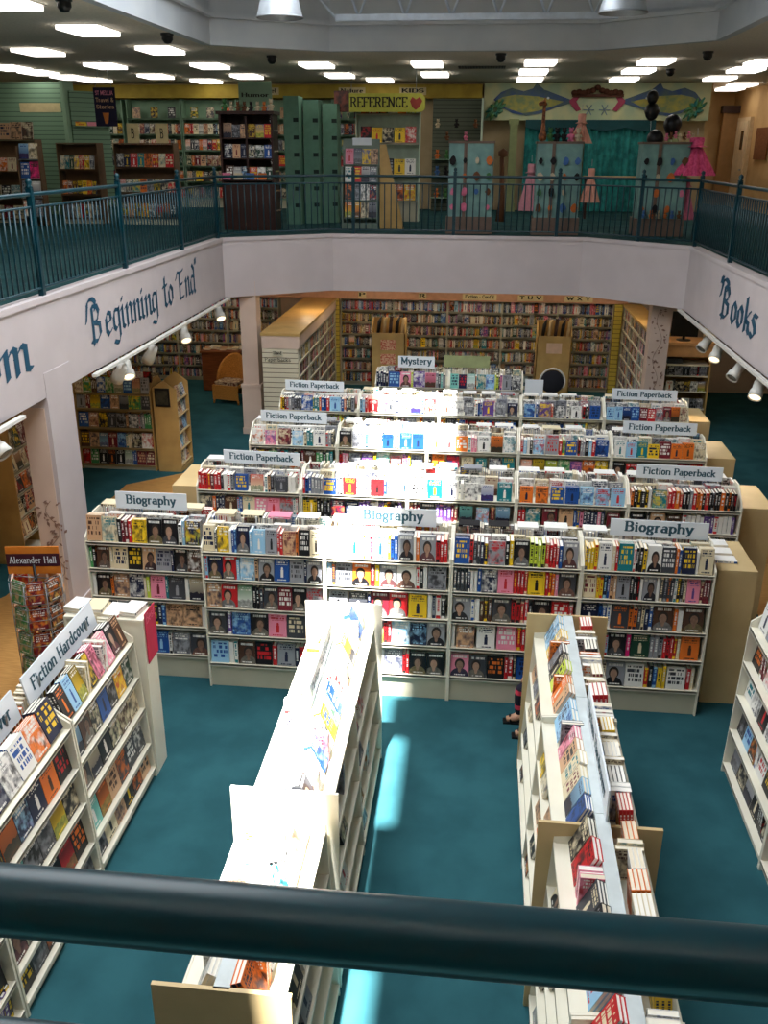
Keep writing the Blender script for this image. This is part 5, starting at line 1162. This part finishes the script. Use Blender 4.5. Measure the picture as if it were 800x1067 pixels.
MB().prism([(.2, .05), (.26, .05), (.3, .26), (.16, .26)], 'y', -.004, 0).build('cone_motif', mat('orange_motif', srgb(206, 120, 50), .7), r)
MB().tube([(.05, 0, .74), (.2, 0, ZC-5.72)], .006, 5).tube([(.4, 0, .74), (.3, 0, ZC-5.72)], .006, 5).build('hanger', METAL, r)
r = empty('literature_rack', (-9.2, 18.9, FL), radians(12), 'clear acrylic magazine rack behind the left railing', 'rack')
MB().box(-.22, .1, 0, -.2, .4, 1.55).box(.2, .1, 0, .22, .4, 1.55).box(-.22, .38, 0, .22, .4, 1.55).build('frame', GW, r)
for k in range(4): MB().box(-.2, .0+.06*k, .2+.36*k, .2, .1+.06*k, .22+.36*k).build('shelf', METAL, r)
for k in range(4): fill((-9.2+.0, 18.9, FL), radians(12), -.19, .38, .22+.36*k, .0+.06*k, [['Fw', 'Fe'], ['Fe', 'Fw'], ['Fb', 'FP'], ['Fl', 'Fc']][k], R2, 'acrylic rack behind the left railing', WSH[3-k], copies=(1, 1), small=1.25, lean=.25, maxh=.32)
r = empty('tall_slatwall', (-11.6, 22.6, FL), 0, 'grey-green slatted wall panel with a blank header at the far left upstairs', 'panel')
MB().box(0, 0, 0, 1.85, .06, 2.95).build('slat_panel', MSLAT, r); MB().box(1.85, -.5, 0, 1.93, .06, 2.95).build('upright', MINT, r); MB().box(.6, -.01, 2.3, 1.6, 0, 2.5).build('header_card', MATS['cream_card'], r)
for k, c in enumerate('yps'): fill((-9.6, 22.3, FL), radians(50), .05+.3*k, .3, 2.0, 0, ['F'+c], R2, 'slanted panel by the slatted wall', '%s hook' % ORD[k], small=1.5, copies=(1, 1), maxh=.4)
r = empty('slanted_panel', (-9.62, 22.28, FL), radians(50), 'narrow mint panel holding three magazines beside the slatted wall', 'panel'); MB().box(0, .02, .2, .95, .05, 2.75).box(0, -.06, 1.98, .95, .05, 2.0).build('slat_panel', MSLAT, r)
# magazine rack + leaning board under the Reference sign
r = empty('magazine_rack', (-2.92, 19.55, FL), 0, 'grey magazine rack of bright covers behind the far railing', 'rack')
MB().box(0, .3, 0, .75, .34, 1.72).box(0, 0, 0, .03, .34, 1.2).box(.72, 0, 0, .75, .34, 1.2).box(0, .02, 0, .75, .3, .12).build('frame', mat('grey_green_metal', srgb(120, 136, 124), .5), r)
for k in range(4): MB().box(.03, .02+.06*k, .2+.34*k, .72, .1+.07*k, .22+.34*k).build('shelf', MATS['grey_green_metal'], r)
for k, tk in enumerate((['Fr', 'Fy', 'Fc', 'Fe'], ['Fk', 'Fe', 'Fw', 'Fn'], ['Fw', 'Fr', 'Fw', 'Fe'], ['Fp', 'Fn', 'Fy', 'Fs'])): fill((-2.9, 19.55, FL), 0, .03, .68, .22+.34*k, .02+.06*k, tk, R2, 'grey magazine rack upstairs', WSH[3-k], copies=(1, 1), small=1.2, lean=.2, maxh=.3)
MB().box(.2, .28, 1.6, .58, .3, 1.74).build('header_card', SIGNW, r)
tag(MB().prism([(0, 0), (.5, 0), (.12, 1.62), (0, 1.62)], 'y', 0, .06).build('easel_board', TAN2, loc=(-2.15, 19.7, FL)), 'tapering brown board standing beside the magazine rack', 'board')
# gift kiosks
PEG = mat('pale_aqua_board', srgb(122, 160, 154), .6, srgb(104, 142, 138), 4); KB = mat('taupe_laminate', srgb(112, 92, 80), .6)
def kiosk(x, y, wd, label, seedk, items):
    r = empty('gift_kiosk', (x, y, FL), 0, label, 'display')
    MB().box(-.03, -.03, 0, wd+.03, .6, .32).build('base', KB, r)
    MB().box(0, 0, .32, wd, .02, 1.64).build('front_board', PEG, r); MB().box(0, .02, .32, .02, .55, 1.64).build('side_board', PEG, r); MB().box(wd-.02, .02, .32, wd, .55, 1.64).build('side_board', PEG, r)
    MB().box(-.02, -.02, 1.64, wd+.02, .57, 1.68).box(wd*.33, -.03, .32, wd*.33+.06, 0, 1.64).build('trim', KB, r)
    Rk = random.Random(seedk); n = 0
    for row in range(4):
        for c in range(4):
            if Rk.random() < .15: continue
            q = Rk.randrange(7); px_ = .08+(wd-.16)*c/3; pz_ = .5+.28*row; s = Rk.uniform(.035, .065); n += 1
            g = empty('hanging_gift', (x+px_, y-.05, FL+pz_), 0, '%s gift hanging %s from left in the %s row up, %s' % (TN[q], ORD[c], ORD[row], items), 'gift')
            MB().prism([(s*cos(a)*Rk.uniform(.6, 1.3), s*1.4*sin(a)) for a in [k*pi/4 for k in range(8)]], 'y', -.02, .0).build('body', TOYC[q], g)
            MB().tube([(0, 0, s), (0, .05, s*1.7)], .003, 4).build('hook', METAL, g)
    return r
kiosk(-.72, 18.75, .84, 'aqua gift kiosk of hanging trinkets, first behind the far railing from the magazine rack', 3, 'first aqua kiosk')
kiosk(.93, 18.75, .84, 'aqua gift kiosk topped by a giraffe behind the far railing', 4, 'giraffe kiosk')
kiosk(2.88, 18.8, .86, 'aqua gift kiosk hung with pink costumes at the right behind the far railing', 6, 'costume kiosk')
r = empty('giraffe_figure', (1.02, 18.95, FL+1.68), 0, 'tall carved giraffe figure standing on the middle aqua kiosk', 'figurine')
GM = mat('giraffe_wood', srgb(170, 104, 60), .6, srgb(90, 46, 26), 22)
MB().lathe([(0, 0), (.07, .02), (.08, .1), (.05, .18), (.035, .3), (.03, .5), (.03, .62)], seg=10).build('body', GM, r)
MB().tube([(.03, 0, .62), (0, 0, .68), (-.1, -.03, .64)], [.03, .055, .03], 8).tube([(0, .02, .7), (.01, .03, .76)], .01, 5).tube([(0, -.02, .7), (.01, -.03, .76)], .01, 5).build('head', GM, r)
for k in range(5):
    c = [3, 1, 1, 4, 2][k]; toy(1.16+.13*k, 18.95, FL+1.68, .15, c, '%s plush toy on the giraffe kiosk, %s after the giraffe' % (TN[c], ORD[k]))
def tutu(x, y, z, w_, h_, m, label):
    r = empty('tutu', (x, y, z), 0, label, 'costume'); mb = MB(); n = 48
    for L_, (k0, k1) in enumerate(((.35, 1.0), (.3, .85), (.25, .7))):
        for k in range(n):
            a0, a1 = 2*pi*k/n, 2*pi*(k+1)/n; f0, f1 = 1+.16*sin(a0*11+L_), 1+.16*sin(a1*11+L_)
            mb.quad([(w_*k0*.5*cos(a0), w_*k0*.4*sin(a0), h_), (w_*k0*.5*cos(a1), w_*k0*.4*sin(a1), h_), (w_*k1*.6*f1*cos(a1), w_*k1*.45*f1*sin(a1), .1*L_*h_), (w_*k1*.6*f0*cos(a0), w_*k1*.45*f0*sin(a0), .1*L_*h_)], smooth=True)
    mb.build('skirt', m, r); MB().lathe([(w_*.5*.7, h_-.005), (w_*.2, h_+.02), (w_*.22, h_+.12), (w_*.2, h_+.16), (0, h_+.165)], seg=16).build('bodice', m, r); MB().tube([(0, 0, h_+.2), (0, .05, h_+.32)], .006, 5).build('hanger', METAL, r)
tutu(3.86, 18.9, FL+1.1, .62, .5, PINK, 'bright pink tutu hanging at the corner of the costume kiosk')
tutu(3.78, 19.0, FL+.3, .34, .6, mat('rose_fabric', srgb(200, 110, 140), .8), 'long rose costume hanging below the bright pink tutu')
tutu(.86, 19.2, FL+.42, .34, .7, mat('dusty_pink_fabric', srgb(206, 140, 150), .8), 'dusty pink dress hanging beside the giraffe kiosk')
tutu(1.98, 18.9, FL+.6, .3, .45, mat('peach_fabric', srgb(224, 160, 140), .8), 'small peach outfit on the right side of the giraffe kiosk')
tutu(1.75, 19.2, FL+1.65, .34, .36, MATS['peach_fabric'], 'peach costume displayed on top of the giraffe kiosk')
for k, (x, z, s) in enumerate(((2.98, 6.22, .11), (3.0, 5.98, .14), (3.12, 5.5, .16), (3.42, 5.75, .17))):
    r = empty('balloon', (x, 18.95+.05*k, z), 0, '%s black balloon from the top above the costume kiosk' % ORD[k] if k else 'small white-spotted black balloon topmost above the costume kiosk', 'balloon')
    MB().lathe([(s*sin(pi*j/10)*(1 if j > 4 else .9), -s*1.15*cos(pi*j/10)) for j in range(11)], seg=16).build('skin', BLACK, r); MB().tube([(0, 0, -s*1.1), (.02, .05, -.35)], .003, 4).build('string', SIGNW, r)
for k in range(6): toy(3.0+.13*k, 18.72, FL+.33, .09, (5, 6, 2, 6, 5, 0)[k], '%s doll on the base ledge of the costume kiosk, %s from its left' % (TN[(5, 6, 2, 6, 5, 0)[k]], ORD[k]))
for k in range(7): toy(3.3+.08*k, 18.9, FL+1.7+.02*(k % 3), .08, (4, 0, 4, 2, 0, 4, 2)[k], '%s soft toy heaped on the costume kiosk, %s from its left' % (TN[(4, 0, 4, 2, 0, 4, 2)[k]], ORD[k]))
tag(MB().tube([(0, 0, 0), (.02, 0, .5), (-.02, 0, 1.2)], [.09, .05, .04], 10).lathe([(0, 1.18), (.09, 1.22), (.09, 1.3), (0, 1.36)], seg=12).build('plush_stand', TOYC[0], loc=(.3, 19.3, FL+.2)), 'brown stacked plush figure behind the first aqua kiosk', 'toy')
# corridor door, cork board, pipe
DC = mat('cream_door', srgb(214, 190, 150), .6); r = MB().box(7.2, 28.55, FL, 7.3, 29.95, 6.2).build('door_1', DC); tag(r, kind='structure')
MB().box(7.17, 28.68, FL, 7.2, 29.82, 6.1).build('door_panel', mat('cream_door_panel', srgb(224, 204, 168), .6), r); MB().box(7.155, 28.95, 5.35, 7.17, 29.2, 5.85).build('door_window', mat('dark_glass', srgb(16, 16, 18), .1), r)
MB().box(7.13, 28.75, 4.8, 7.17, 28.85, 4.84).build('door_handle', METAL, r)
tag(MB().box(7.25, 26.75, 5.1, 7.285, 27.95, 5.9).build('cork_board', mat('cork', srgb(136, 84, 42), .9, srgb(112, 66, 32), 30)), 'brown cork board on the beige corridor wall beside the door', 'board')
m = MB().box(6.9, 30.3, FL, 7.3, 30.45, 6.5).box(6.85, 30.25, FL, 6.95, 30.5, 6.5); tag(m.build('door_2', mat('tan_shutter', srgb(166, 126, 78), .6)), kind='structure')
MB().box(6.8, 30.2, 6.35, 7.3, 30.5, 6.55).build('door_head', DWOOD, bpy.data.objects['door_2'])
tag(MB().box(0, 0, 0, .5, .9, .85).box(-.02, -.02, .85, .52, .92, .88).build('brown_cabinet', TAN2, loc=(6.6, 22, FL)), 'low brown cabinet against the beige corridor wall', 'cabinet')

# ================================================================== BOOKS: which ones the picture shows
from mathutils.bvhtree import BVHTree
V, F = [], []; dump = [[] for _ in range(5)]
for b in BOOKS: book_geo(b, V, F, *dump)
nb = len(F); bpy.context.view_layer.update()
for ob in list(COL.objects):
    if ob.type != 'MESH': continue
    mw = ob.matrix_world; n0 = len(V)
    V.extend(mw @ v.co for v in ob.data.vertices); F.extend(tuple(n0+i for i in p.vertices) for p in ob.data.polygons)
tree = BVHTree.FromPolygons(V, F); cnt = {}; NX, NY = 400, 534; eye = Vector((0, 0, H))
for j in range(NY):
    yy = (j+.5)/NY*1067-533.5
    for i in range(NX):
        xx = (i+.5)/NX*800-400
        hit = tree.ray_cast(eye, (fw*956.9 + r2*xx - u2*yy).normalized())
        if hit[2] is not None and hit[2] < nb: k = hit[2]//24; cnt[k] = cnt.get(k, 0)+1
del tree, V, F, dump
NIND = 298
order = sorted(cnt, key=lambda k: -cnt[k])
big = set(order[:NIND])
seen = set()
def short(s):
    w = s.replace(',', ' ,').split(); return s
for k in order[:NIND]:
    b = BOOKS[k]; O = b[0]
    o = book_mesh('book', [b], 'cover', O); o.location = O
    p = book_mesh('pages', [b], 'pages', O); p.parent = o
    if len(b[11].split()) > 16: print('LONG', b[11])
    tag(o, b[11], 'book', 'books on the lower floor' if O.z < FL else 'books upstairs')
rest = [b for k, b in enumerate(BOOKS) if k not in big]
o = book_mesh('books', rest); tag(o, 'hundreds of smaller books and magazines filling the remaining shelves', 'books', kind='stuff')
print('BOOKS', len(BOOKS), 'seen', len(cnt), 'cut px', cnt[order[NIND-1]]*4)
